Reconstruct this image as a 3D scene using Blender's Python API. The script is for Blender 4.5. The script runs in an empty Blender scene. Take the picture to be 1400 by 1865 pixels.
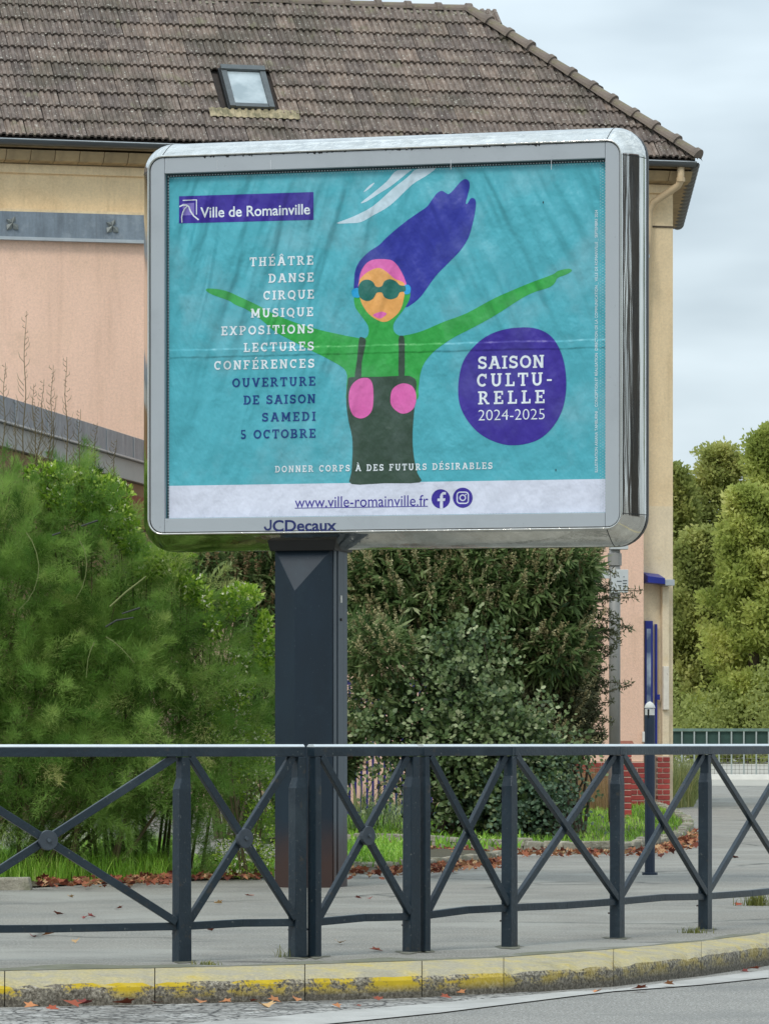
import bpy, bmesh, math, random
import numpy as np
from mathutils import Vector, Matrix
random.seed(7); rng = np.random.default_rng(7)
SC = bpy.context.scene
COL = SC.collection
R = math.radians
# ---------------------------------------------------------------- camera, world, sun, exposure
F = 8500.0; EYE = 1.02; YH = 1351.0          # focal length in photo pixels, eye height, horizon row
cam = bpy.data.cameras.new('camera'); camo = bpy.data.objects.new('camera', cam); COL.objects.link(camo)
camo.location = (0, 0, EYE); camo.rotation_euler = (R(90), 0, 0)
cam.sensor_fit = 'HORIZONTAL'; cam.sensor_width = 36; cam.lens = 36 * F / 1400
cam.shift_y = (YH - 932.5) / 1400; cam.clip_start = 0.5; cam.clip_end = 3000
SC.camera = camo
SUN_EL, SUN_AZ = 52, 205
W = bpy.data.worlds.new('World'); SC.world = W; W.use_nodes = True
nt = W.node_tree; nt.nodes.clear()
def wn(t, **k):
    n = nt.nodes.new(t)
    for a, b in k.items(): setattr(n, a, b)
    return n
sky = wn('ShaderNodeTexSky', sky_type='NISHITA'); sky.sun_disc = False
sky.sun_elevation = R(SUN_EL); sky.sun_rotation = R(SUN_AZ); sky.air_density = 1.2; sky.dust_density = 2.5
tc = wn('ShaderNodeTexCoord'); mp = wn('ShaderNodeMapping'); mp.inputs['Scale'].default_value = (1.2, 1.2, 4.5)
mp.inputs['Location'].default_value = (0.3, 0.1, 0.65)
nz = wn('ShaderNodeTexNoise'); nz.inputs['Scale'].default_value = 7.0; nz.inputs['Detail'].default_value = 4; nz.inputs['Roughness'].default_value = .45
rp = wn('ShaderNodeValToRGB'); e = rp.color_ramp.elements
e[0].position = .36; e[0].color = (3.7, 4.45, 5.05, 1); e[1].position = .66; e[1].color = (6.3, 7.25, 7.85, 1)
mx = wn('ShaderNodeMixRGB'); mx.inputs[0].default_value = .88
bg = wn('ShaderNodeBackground'); bg.inputs[1].default_value = .115
ow = wn('ShaderNodeOutputWorld')
L = nt.links.new
L(tc.outputs['Generated'], mp.inputs[0]); L(mp.outputs[0], nz.inputs['Vector']); L(nz.outputs[0], rp.inputs[0])
L(sky.outputs[0], mx.inputs[1]); L(rp.outputs[0], mx.inputs[2]); sx = wn('ShaderNodeSeparateXYZ'); L(tc.outputs['Generated'], sx.inputs[0])
zr = wn('ShaderNodeMapRange'); zr.inputs[1].default_value = .10; zr.inputs[2].default_value = 1; zr.inputs[3].default_value = 1; zr.inputs[4].default_value = 1.7
L(sx.outputs[2], zr.inputs[0]); mz = wn('ShaderNodeVectorMath', operation='SCALE'); L(mx.outputs[0], mz.inputs[0]); L(zr.outputs[0], mz.inputs['Scale'])
L(mz.outputs[0], bg.inputs[0]); L(bg.outputs[0], ow.inputs[0])
sl = bpy.data.lights.new('sun', 'SUN'); sl.energy = 1.2; sl.angle = R(14); sl.color = (1, .96, .9)
so = bpy.data.objects.new('sun', sl); COL.objects.link(so)
az = R(SUN_AZ)   # sun behind the camera, to the left
sd = Vector((math.sin(az) * math.cos(R(SUN_EL)), math.cos(az) * math.cos(R(SUN_EL)), math.sin(R(SUN_EL))))
so.rotation_euler = sd.to_track_quat('Z', 'Y').to_euler()
SC.view_settings.view_transform = 'Standard'; SC.view_settings.look = 'None'
SC.view_settings.exposure = 0.30; SC.view_settings.gamma = 1
SC.render.resolution_x = 768; SC.render.resolution_y = 1024
SC.render.engine = 'CYCLES'
# ---------------------------------------------------------------- materials
def srgb(r, g, b):
    f = lambda c: (c / 255 / 12.92) if c / 255 <= .04045 else ((c / 255 + .055) / 1.055) ** 2.4
    return (f(r), f(g), f(b), 1)
class NT:
    def __init__(s, m):
        m.use_nodes = True; s.t = m.node_tree; s.b = s.t.nodes['Principled BSDF']; s.l = s.t.links.new
    def n(s, t, **k):
        x = s.t.nodes.new(t)
        for a, b in k.items():
            if a in x.inputs: x.inputs[a].default_value = b
            else: setattr(x, a, b)
        return x
    def noise(s, scale, detail=3, rough=.55, vec=None, stretch=None):
        x = s.n('ShaderNodeTexNoise', Scale=scale, Detail=detail, Roughness=rough)
        c = s.n('ShaderNodeTexCoord')
        src = c.outputs['Object'] if vec is None else vec
        if stretch:
            m = s.n('ShaderNodeMapping'); m.inputs['Scale'].default_value = stretch; s.l(src, m.inputs[0]); src = m.outputs[0]
        s.l(src, x.inputs['Vector']); return x
    def ramp(s, fac, stops):
        r = s.n('ShaderNodeValToRGB'); s.l(fac, r.inputs[0])
        el = r.color_ramp.elements
        while len(el) < len(stops): el.new(.5)
        for i, (p, c) in enumerate(stops): el[i].position = p; el[i].color = c if len(c) == 4 else (*c, 1)
        return r
    def mix(s, fac, a, b, mode='MIX'):
        m = s.n('ShaderNodeMixRGB', blend_type=mode)
        for i, v in ((0, fac), (1, a), (2, b)):
            if hasattr(v, 'links'): s.l(v, m.inputs[i])
            else: m.inputs[i].default_value = v
        return m.outputs[0]
    def bump(s, h, strength=.3, dist=.01, normal=None):
        b = s.n('ShaderNodeBump', Strength=strength, Distance=dist); s.l(h, b.inputs['Height'])
        if normal: s.l(normal, b.inputs['Normal'])
        s.l(b.outputs[0], s.b.inputs['Normal']); return b.outputs[0]
def c4(c): return (c[0], c[1], c[2], 1)
def mul(c, k): return (c[0] * k, c[1] * k, c[2] * k, 1)
def mat(name, col, rough=.7, var=.25, scale=6, metal=0, bump=0, bscale=80, spec=.5, rnd=0, stains=None, stretch=None, bdist=.01):
    """procedural material: base colour varied by two noises, optional per-object variation, stains and bump"""
    m = bpy.data.materials.new(name); s = NT(m)
    n1 = s.noise(scale, 6, .6, stretch=stretch)
    c = s.ramp(n1.outputs[0], [(.3, mul(col, 1 - var)), (.7, mul(col, 1 + var))]).outputs[0]
    if rnd:
        oi = s.n('ShaderNodeObjectInfo'); r = s.ramp(oi.outputs['Random'], [(0, (1 - rnd,) * 3), (1, (1 + rnd, 1 + rnd * .9, 1 + rnd * .8))])
        c = s.mix(1, c, r.outputs[0], 'MULTIPLY')
    if stains:
        for (sc_, lo, hi, scol, amt) in stains:
            n2 = s.noise(sc_, 5, .65); r2 = s.ramp(n2.outputs[0], [(lo, (0, 0, 0)), (hi, (amt,) * 3)])
            c = s.mix(r2.outputs[0], c, c4(scol))
    s.l(c, s.b.inputs['Base Color'])
    s.b.inputs['Roughness'].default_value = rough; s.b.inputs['Metallic'].default_value = metal
    s.b.inputs['Specular IOR Level'].default_value = spec
    if bump:
        nb = s.noise(bscale, 4, .6); s.bump(nb.outputs[0], bump, bdist)
    return m
def leafmat(name, stops, rough=.55, trans=.25):
    m = bpy.data.materials.new(name); s = NT(m)
    a = s.n('ShaderNodeAttribute', attribute_name='tint')
    r = s.ramp(a.outputs['Fac'], stops)
    s.l(r.outputs[0], s.b.inputs['Base Color']); s.b.inputs['Roughness'].default_value = rough
    s.b.inputs['Specular IOR Level'].default_value = .3
    t = s.n('ShaderNodeBsdfTranslucent'); s.l(r.outputs[0], t.inputs[0])
    ms = s.n('ShaderNodeMixShader'); ms.inputs[0].default_value = trans
    s.l(s.b.outputs[0], ms.inputs[1]); s.l(t.outputs[0], ms.inputs[2])
    s.l(ms.outputs[0], s.t.nodes['Material Output'].inputs[0])
    return m
# ---------------------------------------------------------------- object helpers
def mesh_np(name, V, Fc, tint=None, smooth=False):
    V = np.asarray(V, dtype=np.float32).reshape(-1, 3); Fc = np.asarray(Fc, dtype=np.int32)
    me = bpy.data.meshes.new(name); k = Fc.shape[1]
    me.vertices.add(len(V)); me.vertices.foreach_set('co', V.ravel())
    me.loops.add(Fc.size); me.loops.foreach_set('vertex_index', Fc.ravel())
    me.polygons.add(len(Fc)); me.polygons.foreach_set('loop_start', np.arange(len(Fc), dtype=np.int32) * k)
    if tint is not None:
        at = me.attributes.new('tint', 'FLOAT', 'POINT'); at.data.foreach_set('value', np.asarray(tint, dtype=np.float32))
    me.update(calc_edges=True)
    if smooth: me.polygons.foreach_set('use_smooth', np.ones(len(Fc), dtype=bool))
    return me
def link(name, me, m=None, parent=None, label=None):
    o = bpy.data.objects.new(name, me); COL.objects.link(o)
    if m and me and not me.materials: me.materials.append(m)
    if parent: o.parent = parent
    if label: o['label'] = label
    return o
def tag(o, label, cat, group=None, kind=None):
    if label: o['label'] = label
    if cat: o['category'] = cat
    if group: o['group'] = group
    if kind: o['kind'] = kind
    return o
def thing(name, label, cat, loc=(0, 0, 0), rz=0, group=None):
    o = bpy.data.objects.new(name, None); COL.objects.link(o); o.location = loc; o.rotation_euler = (0, 0, rz)
    o.empty_display_size = .2
    return tag(o, label, cat, group)
def struct(o): o['kind'] = 'structure'; return o
class MB:
    def __init__(s): s.v = []; s.f = []
    def add(s, v, f):
        k = len(s.v); s.v += [tuple(p) for p in v]; s.f += [tuple(i + k for i in q) for q in f]; return s
    def box(s, a, b):
        (x0, y0, z0), (x1, y1, z1) = a, b
        return s.add([(x0,y0,z0),(x1,y0,z0),(x1,y1,z0),(x0,y1,z0),(x0,y0,z1),(x1,y0,z1),(x1,y1,z1),(x0,y1,z1)],
              [(0,3,2,1),(4,5,6,7),(0,1,5,4),(1,2,6,5),(2,3,7,6),(3,0,4,7)])
    def hexa(s, p):   # 8 points, bottom four then top four
        return s.add(p, [(0,3,2,1),(4,5,6,7),(0,1,5,4),(1,2,6,5),(2,3,7,6),(3,0,4,7)])
    def bar(s, a, b, w, h, up=(0, 0, 1), cham=0):
        a, b = Vector(a), Vector(b); d = (b - a).normalized(); sd_ = d.cross(Vector(up)).normalized(); u = sd_.cross(d).normalized()
        if cham:
            prof = [(-w/2, -h/2), (w/2, -h/2), (w/2, h/2-cham), (w/2-cham, h/2), (-w/2+cham, h/2), (-w/2, h/2-cham)]
        else: prof = [(-w/2, -h/2), (w/2, -h/2), (w/2, h/2), (-w/2, h/2)]
        n = len(prof); v = [a + sd_ * x + u * y for x, y in prof] + [b + sd_ * x + u * y for x, y in prof]
        f = [tuple(range(n))[::-1], tuple(range(n, 2 * n))] + [(i, (i+1) % n, n + (i+1) % n, n + i) for i in range(n)]
        return s.add(v, f)
    def tube(s, pts, rad, n=8, caps=True):
        pts = [Vector(p) for p in pts]; k0 = len(s.v); m = len(pts)
        rr = rad if hasattr(rad, '__len__') else [rad] * m
        up = None
        for i, p in enumerate(pts):
            d = (pts[min(i+1, m-1)] - pts[max(i-1, 0)]).normalized()
            if up is None:
                up = Vector((0, 0, 1)) if abs(d.z) < .9 else Vector((1, 0, 0))
            a = d.cross(up).normalized(); b = a.cross(d).normalized(); up = b
            for j in range(n):
                t = 2 * math.pi * j / n; s.v.append(tuple(p + (a * math.cos(t) + b * math.sin(t)) * rr[i]))
        for i in range(m - 1):
            for j in range(n):
                s.f.append((k0+i*n+j, k0+i*n+(j+1) % n, k0+(i+1)*n+(j+1) % n, k0+(i+1)*n+j))
        if caps: s.f.append(tuple(k0 + j for j in range(n))[::-1]); s.f.append(tuple(k0 + (m-1)*n + j for j in range(n)))
        return s
    def build(s, name, m, parent=None, bevel=0, smooth=False, label=None, seg=2):
        me = bpy.data.meshes.new(name); me.from_pydata(s.v, [], s.f)
        bm = bmesh.new(); bm.from_mesh(me)
        bmesh.ops.recalc_face_normals(bm, faces=bm.faces)
        if bevel: bmesh.ops.bevel(bm, geom=[e_ for e_ in bm.edges if len(e_.link_faces) == 2 and e_.calc_face_angle(0) > .6], offset=bevel, segments=seg, affect='EDGES', profile=.6)
        bm.to_mesh(me); bm.free(); me.update()
        if smooth:
            for p in me.polygons: p.use_smooth = True
        return link(name, me, m, parent, label)
def px(x, y, d): return Vector(((x - 700) * d / F, d, EYE + (YH - y) * d / F))   # photo pixel at a chosen distance
def gp(x, y, z=0):                                                                # photo pixel on level ground
    d = F * (EYE - z) / (y - YH); return Vector(((x - 700) * d / F, d, z))
# ================================================================ SETTING: ground
m_asph = mat('pavement_asphalt', srgb(130, 125, 114), .78, .17, 1.4, bump=.35, bscale=160, spec=.5,
    stains=[(.9, .5, .68, srgb(98, 98, 94), .55), (4, .55, .75, srgb(150, 150, 142), .5), (80, .52, .60, srgb(190, 188, 178), .65), (95, .53, .61, srgb(74, 74, 70), .75), (14, .56, .70, srgb(112, 111, 104), .5), (.6, .5, .62, srgb(158, 156, 146), .5)], bdist=.004)
m_road = mat('road_asphalt', srgb(136, 132, 124), .8, .08, 1.5, bump=.6, bscale=110,
    stains=[(85, .53, .60, srgb(196, 196, 190), .8), (110, .54, .62, srgb(60, 61, 60), .85), (1.2, .5, .7, srgb(110, 110, 106), .5)], bdist=.006)
m_far = mat('far_paving', srgb(168, 163, 150), .8, .12, .5, stains=[(2, .5, .7, srgb(140, 138, 128), .5)])
m_soil = mat('bed_soil', srgb(72, 66, 46), .95, .35, 8, bump=.5, bscale=60)
KF = [(-700, 1797), (-250, 1793), (0, 1789), (282, 1785), (555, 1779), (768, 1773), (917, 1767.5), (1117, 1755), (1277, 1737.5), (1395, 1721)]
KBk = [(-700, 1777), (-250, 1774), (0, 1770), (282, 1765), (555, 1758.5), (768, 1751.5), (917, 1745.5), (1117, 1730.5), (1277, 1716), (1395, 1701)]
def kcurve(K, z):
    P = [gp(x, y, z) for x, y in K]
    return P
kf = kcurve(KF, -.03); kb = kcurve(KBk, 0)
kf += [Vector((p[0], p[1], -.03)) for p in ((2.75, 26.6), (3.7, 29.4), (5.2, 34.0), (7.5, 41))]
kb += [Vector((p[0], p[1], 0)) for p in ((2.45, 27.0), (3.42, 29.7), (4.92, 34.3), (7.22, 41.3))]
ext_l = [Vector((-300, 20.9, 0)), Vector((-8, 20.9, 0)), Vector((-4, 20.8, 0))]
back = ext_l + kb + [Vector((60, 190, 0)), Vector((300, 900, 0)), Vector((300, 1600, 0)), Vector((-300, 1600, 0))]
rd = MB().add([(-900, -600, -.14), (900, -600, -.14), (900, 1900, -.14), (-900, 1900, -.14)], [(0, 1, 2, 3)])
struct(rd.build('road', m_road))
pv = MB().add([tuple(p) for p in back], [tuple(range(len(back)))]); struct(pv.build('pavement', m_asph))
def crack_paving():
    s_ = NT(m_asph); pr = s_.b.inputs['Base Color'].links[0].from_socket
    c = s_.n('ShaderNodeTexCoord'); nn = s_.noise(1.6, 5); v_ = s_.mix(.35, c.outputs['Object'], nn.outputs['Color'])
    v = s_.n('ShaderNodeTexVoronoi', feature='DISTANCE_TO_EDGE', Scale=.55); s_.l(v_, v.inputs['Vector'])
    r = s_.ramp(v.outputs[0], [(.0, (1, 1, 1)), (.018, (0, 0, 0))]); n2 = s_.noise(.5, 2); r2 = s_.ramp(n2.outputs[0], [(.46, (0, 0, 0)), (.56, (.75,) * 3)])
    s_.l(s_.mix(s_.mix(1, r.outputs[0], r2.outputs[0], 'MULTIPLY'), pr, srgb(52, 52, 46)), s_.b.inputs['Base Color'])
crack_paving()
# far paving behind the end of the street (pale)
q = [gp(900, 1432), gp(1900, 1432), Vector((110, 420, 0)), Vector((-20, 420, 0))]
struct(MB().add([(p.x, p.y, .004) for p in q], [(0, 1, 2, 3)]).build('forecourt', m_far))
# pale cracked gutter strip against the kerb and the concrete edge band
def cracked():
    m = bpy.data.materials.new('cracked_concrete'); s = NT(m)
    c = s.n('ShaderNodeTexCoord'); nn = s.noise(6, 4); mixv = s.mix(.07, c.outputs['Object'], nn.outputs['Color'])
    v = s.n('ShaderNodeTexVoronoi', feature='DISTANCE_TO_EDGE', Scale=9.0); s.l(mixv, v.inputs['Vector'])
    r = s.ramp(v.outputs[0], [(.0, (0, 0, 0)), (.10, (1, 1, 1))])
    v2 = s.n('ShaderNodeTexVoronoi', feature='DISTANCE_TO_EDGE', Scale=26.0); s.l(mixv, v2.inputs['Vector'])
    r2 = s.ramp(v2.outputs[0], [(.0, (.25, .25, .25)), (.12, (1, 1, 1))])
    n = s.noise(3, 5); b = s.ramp(n.outputs[0], [(.3, srgb(120, 116, 108)), (.65, srgb(196, 193, 186))])
    k = s.mix(1, r.outputs[0], r2.outputs[0], 'MULTIPLY')
    n3 = s.noise(120, 3); b3 = s.ramp(n3.outputs[0], [(.35, (.7, .7, .7)), (.65, (1.1, 1.1, 1.1))])
    col = s.mix(1, b.outputs[0], b3.outputs[0], 'MULTIPLY')
    s.l(s.mix(k, srgb(50, 48, 44), col), s.b.inputs['Base Color']); s.b.inputs['Roughness'].default_value = .85
    s.bump(k, .6, .012); return m
m_crack = cracked()
m_band = mat('gutter_concrete', srgb(176, 174, 168), .85, .12, 5, bump=.3, bscale=120, stains=[(3, .5, .7, srgb(120, 116, 108), .5), (150, .58, .68, srgb(90, 88, 84), .5)])
def rp_(x, y, z): return gp(x, y, z)
fr = [rp_(-700, 1850, -.136), rp_(-250, 1845, -.136), rp_(0, 1838, -.136), rp_(282, 1830, -.136), rp_(555, 1824, -.136), rp_(768, 1818, -.136), rp_(917, 1808, -.136), rp_(1040, 1806, -.136)]
nr = [rp_(1035, 1810, -.136), rp_(800, 1834, -.136), rp_(560, 1856, -.136), rp_(330, 1880, -.136), rp_(0, 1925, -.136), rp_(-700, 1990, -.136)]
struct(MB().add(fr + nr, [tuple(range(len(fr) + len(nr)))]).build('gutter_strip', m_crack))
bn = [(1400, 1767, 1781), (1277, 1782, 1794), (1117, 1803, 1806), (1040, 1806, 1815), (800, 1827, 1845), (560, 1847, 1869), (330, 1866, 1895), (0, 1905, 1945)]
mb = MB()
vv = []
for (x, ya, yb_) in bn: vv += [rp_(x, ya, -.1345), rp_(x, yb_, -.1345)]
mb.add(vv, [(2*i, 2*i+2, 2*i+3, 2*i+1) for i in range(len(bn) - 1)])
struct(mb.build('gutter_band', m_band))
# kerb of granite stones with worn yellow paint
def kerbmat():
    m = bpy.data.materials.new('kerb_granite'); s = NT(m)
    g = s.noise(70, 4, .75); base = s.ramp(g.outputs[0], [(.36, srgb(70, 64, 54)), (.5, srgb(150, 142, 126)), (.62, srgb(212, 204, 186))])
    geo = s.n('ShaderNodeNewGeometry'); sp = s.n('ShaderNodeSeparateXYZ'); s.l(geo.outputs['Normal'], sp.inputs[0])
    pos = s.n('ShaderNodeSeparateXYZ'); s.l(geo.outputs['Position'], pos.inputs[0])
    # grime on the low part of the face (splashed dirt)
    gr = s.noise(9, 5, .7)
    h = s.n('ShaderNodeMath', operation='MULTIPLY_ADD'); s.l(gr.outputs[0], h.inputs[0]); h.inputs[1].default_value = .13; s.l(pos.outputs[2], h.inputs[2])
    gf = s.ramp(h.outputs[0], [(.0, (0, 0, 0)), (.030, (1, 1, 1))])
    gm = s.n('ShaderNodeMapRange'); s.l(h.outputs[0], gm.inputs[0]); gm.inputs[1].default_value = -.05; gm.inputs[2].default_value = .045; gm.inputs[3].default_value = .72; gm.inputs[4].default_value = 0
    c = s.mix(gm.outputs[0], base.outputs[0], srgb(66, 60, 50))
    # worn yellow paint patches, along the upper edge
    yn = s.noise(3.2, 6, .68, stretch=(.8, 1, 2.5)); yn2 = s.noise(70, 3, .7)
    ym = s.n('ShaderNodeMath', operation='MULTIPLY_ADD'); s.l(yn2.outputs[0], ym.inputs[0]); ym.inputs[1].default_value = .32; s.l(yn.outputs[0], ym.inputs[2])
    yr = s.ramp(ym.outputs[0], [(.61, (0, 0, 0)), (.68, (1, 1, 1))])
    hm = s.n('ShaderNodeMapRange'); s.l(pos.outputs[2], hm.inputs[0]); hm.inputs[1].default_value = -.115; hm.inputs[2].default_value = -.075
    xm = s.n('ShaderNodeMapRange'); s.l(pos.outputs[0], xm.inputs[0]); xm.inputs[1].default_value = .1; xm.inputs[2].default_value = 1.0; xm.inputs[3].default_value = 1; xm.inputs[4].default_value = .35
    f1 = s.mix(1, yr.outputs[0], hm.outputs[0], 'MULTIPLY'); f2 = s.mix(1, f1, xm.outputs[0], 'MULTIPLY')
    c = s.mix(f2, c, srgb(205, 176, 40))
    # pale worn upper surface with faint yellow
    up = s.n('ShaderNodeMapRange'); s.l(sp.outputs[2], up.inputs[0]); up.inputs[1].default_value = .55; up.inputs[2].default_value = .9
    tn = s.noise(5, 6, .7); tr = s.ramp(tn.outputs[0], [(.42, srgb(186, 178, 154)), (.58, srgb(204, 190, 138)), (.70, srgb(214, 190, 96))])
    tg = s.mix(.38, tr.outputs[0], base.outputs[0], 'MULTIPLY')
    dj = s.noise(1.7, 6, .7); djr = s.ramp(dj.outputs[0], [(.54, (0, 0, 0)), (.70, (.55,) * 3)]); tg = s.mix(djr.outputs[0], tg, srgb(122, 116, 92))
    c = s.mix(up.outputs[0], c, tg)
    s.l(c, s.b.inputs['Base Color']); s.b.inputs['Roughness'].default_value = .9
    s.bump(g.outputs[0], .5, .006); return m
m_kerb = kerbmat()
kerb = thing('kerb', None, None, (0, 20, 0)); struct(kerb)
def kerb_stone(i, a, b):
    """stone between curve parameters a and b (index units)"""
    def at(C, t):
        k = min(int(t), len(C) - 2); f = t - k; return C[k].lerp(C[k+1], f)
    n = 12; prof = []
    for j in range(n + 1):
        t = a + (b - a) * j / n; f_, b_ = at(kf, t), at(kb, t)
        out = (f_ - b_).normalized(); dz = random.uniform(-.003, .002) - (.012 * random.random() if random.random() < .15 or j in (0, n) else 0); out = out * random.uniform(.6, 1.3)
        prof.append([b_ + Vector((0, 0, -.16)), b_ + Vector((0, 0, .004)), b_.lerp(f_, .85) + Vector((0, 0, .004 + dz)), f_ + Vector((0, 0, -.012 + dz)), f_ + out * .012 + Vector((0, 0, -.03)), f_ + out * .02 + Vector((0, 0, -.15))])
    sh = (prof[-1][4] - prof[0][4]).normalized() * .0022
    prof[0] = [p + sh for p in prof[0]]; prof[-1] = [p - sh for p in prof[-1]]
    v = [tuple(p - Vector((0, 20, 0))) for r in prof for p in r]; m6 = 6
    f = [tuple(range(6)), tuple(range(len(v) - 6, len(v)))[::-1]]
    for r_ in range(len(prof) - 1):
        for j in range(6): f.append((r_*6+j, r_*6+(j+1) % 6, (r_+1)*6+(j+1) % 6, (r_+1)*6+j))
    MB().add(v, f).build('kerb_stone', m_kerb, kerb)
cuts = [0, .55, 1.1, 2.03, 3, 4, 5, 6, 7, 8, 9, 9.9, 10.8, 11.5, 12.2, 12.98]
for i in range(len(cuts) - 1): kerb_stone(i, cuts[i], cuts[i+1])
# dark damp moss line behind the kerb
m_moss = mat('moss', srgb(84, 86, 52), .95, .4, 14, bump=.6, bscale=90)
# ================================================================ BUILDING
Pe = Vector((4.68, 70.0)); AL = R(15)
Fd = Vector((math.cos(AL), math.sin(AL))); Nn = Vector((math.sin(AL), -math.cos(AL)))   # along facade, outward
bld = thing('corner_building', 'cream and pink rendered building with brown tiled hipped roof behind the billboard', 'building', (Pe.x, Pe.y, 0), AL)
# local axes of bld: x along the facade (0 = eave corner, negative to the left), y into the building (outward = -y)
def bl(x, off):                      # photo column x on the vertical plane "off" metres inside the eave line -> local x
    a = (x - 700) / F; Q = Pe - Nn * off
    # P = Q + Fd*t ; P.x = a*P.y
    t = (a * Q.y - Q.x) / (Fd.x - a * Fd.y); return t
def blz(x, y, off):                  # height of photo pixel on that plane
    t = bl(x, off); P = Pe - Nn * off + Fd * t; return EYE + (YH - y) * P.y / F
def streaks(m, col, amt):            # rain streaks and hairline grain on a rendered wall
    s_ = NT(m); pr = s_.b.inputs['Base Color'].links[0].from_socket
    n = s_.noise(1, 6, .7, stretch=(5, 5, .35)); r = s_.ramp(n.outputs[0], [(.52, (0, 0, 0)), (.74, (amt,) * 3)])
    n2 = s_.noise(28, 5, .75); r2 = s_.ramp(n2.outputs[0], [(.35, (.90,) * 3), (.65, (1.06,) * 3)])
    s_.l(s_.mix(1, s_.mix(r.outputs[0], pr, col), r2.outputs[0], 'MULTIPLY'), s_.b.inputs['Base Color'])
CW, PW = .42, .14                    # cream wall and pink wall planes (inside the eave line)
m_cream = mat('cream_render', srgb(230, 206, 166), .9, .07, 1.5, bump=.35, bscale=55, stains=[(1.2, .5, .75, srgb(200, 170, 128), .5), (90, .58, .7, srgb(196, 170, 122), .4)], stretch=(1, 1, .5))
m_creamlow = mat('pale_cream_render', srgb(226, 208, 176), .9, .07, 2, bump=.35, bscale=50, stains=[(3, .52, .72, srgb(206, 178, 126), .5), (14, .6, .7, srgb(160, 140, 110), .3)])
m_pink = mat('pink_render', srgb(240, 200, 174), .9, .05, 1.2, bump=.45, bscale=60, stains=[(.8, .5, .8, srgb(228, 192, 160), .5), (60, .55, .7, srgb(206, 160, 134), .35), (1.6, .60, .8, srgb(186, 156, 132), .35)], stretch=(1, 1, .4))
m_zinc = mat('weathered_zinc', srgb(128, 138, 146), .5, .2, 3, metal=.35, bump=.08, stains=[(5, .5, .7, srgb(165, 172, 176), .5)], stretch=(2, 1, .5))
m_zincl = mat('zinc_edge', srgb(176, 182, 184), .45, .12, 6, metal=.3)
m_zincd = mat('dark_gutter_zinc', srgb(66, 64, 60), .5, .25, 5, metal=.35, rnd=.15)
streaks(m_cream, srgb(176, 152, 116), .4); streaks(m_pink, srgb(196, 158, 132), .35); streaks(m_creamlow, srgb(176, 150, 112), .5); streaks(m_zinc, srgb(86, 92, 98), .6)
XL = -24.0
xr = bl(1225, CW); SIDE = Vector((.035 + math.sin(AL) * 1, 1))   # side wall runs straight back from the camera
def side(x0, depth):                 # local offset along the oblique side line
    v = Vector((.034, 1)).normalized() * depth      # world direction
    return (x0 + v.x * math.cos(AL) + v.y * math.sin(AL), -v.x * math.sin(AL) + v.y * math.cos(AL))
zE = 9.62
def wallbox(name, x0, x1, off, z0, z1, m, depth=None, label=None):
    """front wall slab whose right end follows the oblique side direction"""
    dp = depth or 8.0
    a = side(x1, dp)
    return MB().hexa([(x0, off, z0), (x1, off, z0), (a[0], off + a[1], z0), (x0, off + dp, z0), (x0, off, z1), (x1, off, z1), (a[0], off + a[1], z1), (x0, off + dp, z1)]).build(name, m, bld, label=label)
zlow = blz(1200, 922, CW)
wallbox('wall', XL, xr, CW, zlow, zE, m_cream, label='upper cream wall')
wallbox('wall', XL, xr, CW, 0, zlow, m_creamlow, label='lower paler cream wall')
xp = bl(1172, PW)
zp = blz(0, 431, PW)
MB().box((XL, PW, .72), (xp, CW - .002, zp)).build('wall', m_pink, bld, bevel=.01, label='pink wall standing proud of the cream wall')
# zinc flashing band with leaf rosettes
band = MB().box((XL, PW - .05, zp + .003), (xp + .03, CW - .004, zp + .37)).build('flashing_band', m_zinc, bld)
MB().box((XL, PW - .10, zp - .045), (xp + .06, CW - .2, zp + .001)).build('band_lip', m_zincl, band)
MB().box((XL, PW - .01, zp + .372), (xp + .03, CW - .004, zp + .41)).build('band_top', m_cream, band)
m_ros = mat('rosette_zinc', srgb(120, 124, 120), .5, .25, 20, metal=.4)
def rosette(x, z):
    mb = MB()
    for k, a in enumerate((70, 150, 232, 312)):
        t = R(a); c, s_ = math.cos(t), math.sin(t); w = .05 if k in (2, 3) else .036
        y = PW - .056
        P = [(0, 0), (.075, w), (.13, 0), (.075, -w)] if k in (2, 3) else [(0, 0), (.05, w), (.10, 0), (.05, -w)]
        v = [(x + p[0]*c - p[1]*s_, y - (.025 if i in (0, 2) else .005), z + p[0]*s_ + p[1]*c) for i, p in enumerate(P)]
        v += [(p[0], PW - .05, p[2]) for p in v]
        mb.add(v, [(0,1,2),(0,2,3),(0,4,5,1),(1,5,6,2),(2,6,7,3),(3,7,4,0)])
    mb.build('rosette', m_ros, band)
step = bl(203, PW) - bl(21, PW)
for k in range(-2, 4): rosette(bl(21, PW) + step * k, zp + .20)
# cornice blocks under the gutter
m_corn = mat('cornice_block', srgb(166, 146, 112), .85, .15, 6, rnd=.12, stains=[(5, .5, .7, srgb(110, 98, 78), .5)])
zg = zE
cme = None
x = -.02
while x > -13.5:
    mb = MB().hexa([(-.352, .22, zg - .17), (0, .22, zg - .17), (0, CW - .003, zg - .20), (-.352, CW - .003, zg - .20), (-.352, .12, zg - .03), (0, .12, zg - .03), (0, CW - .003, zg - .01), (-.352, CW - .003, zg - .01)])
    if cme is None:
        o = mb.build('cornice_block', m_corn, bld, bevel=.006); cme = o.data
    else: o = link('cornice_block', cme, None, bld)
    o.location.x = x; x -= .36
MB().box((XL, CW - .04, zg - .34), (xr, CW - .001, zg - .21)).build('cornice_ledge', m_cream, bld, bevel=.008)
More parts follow.
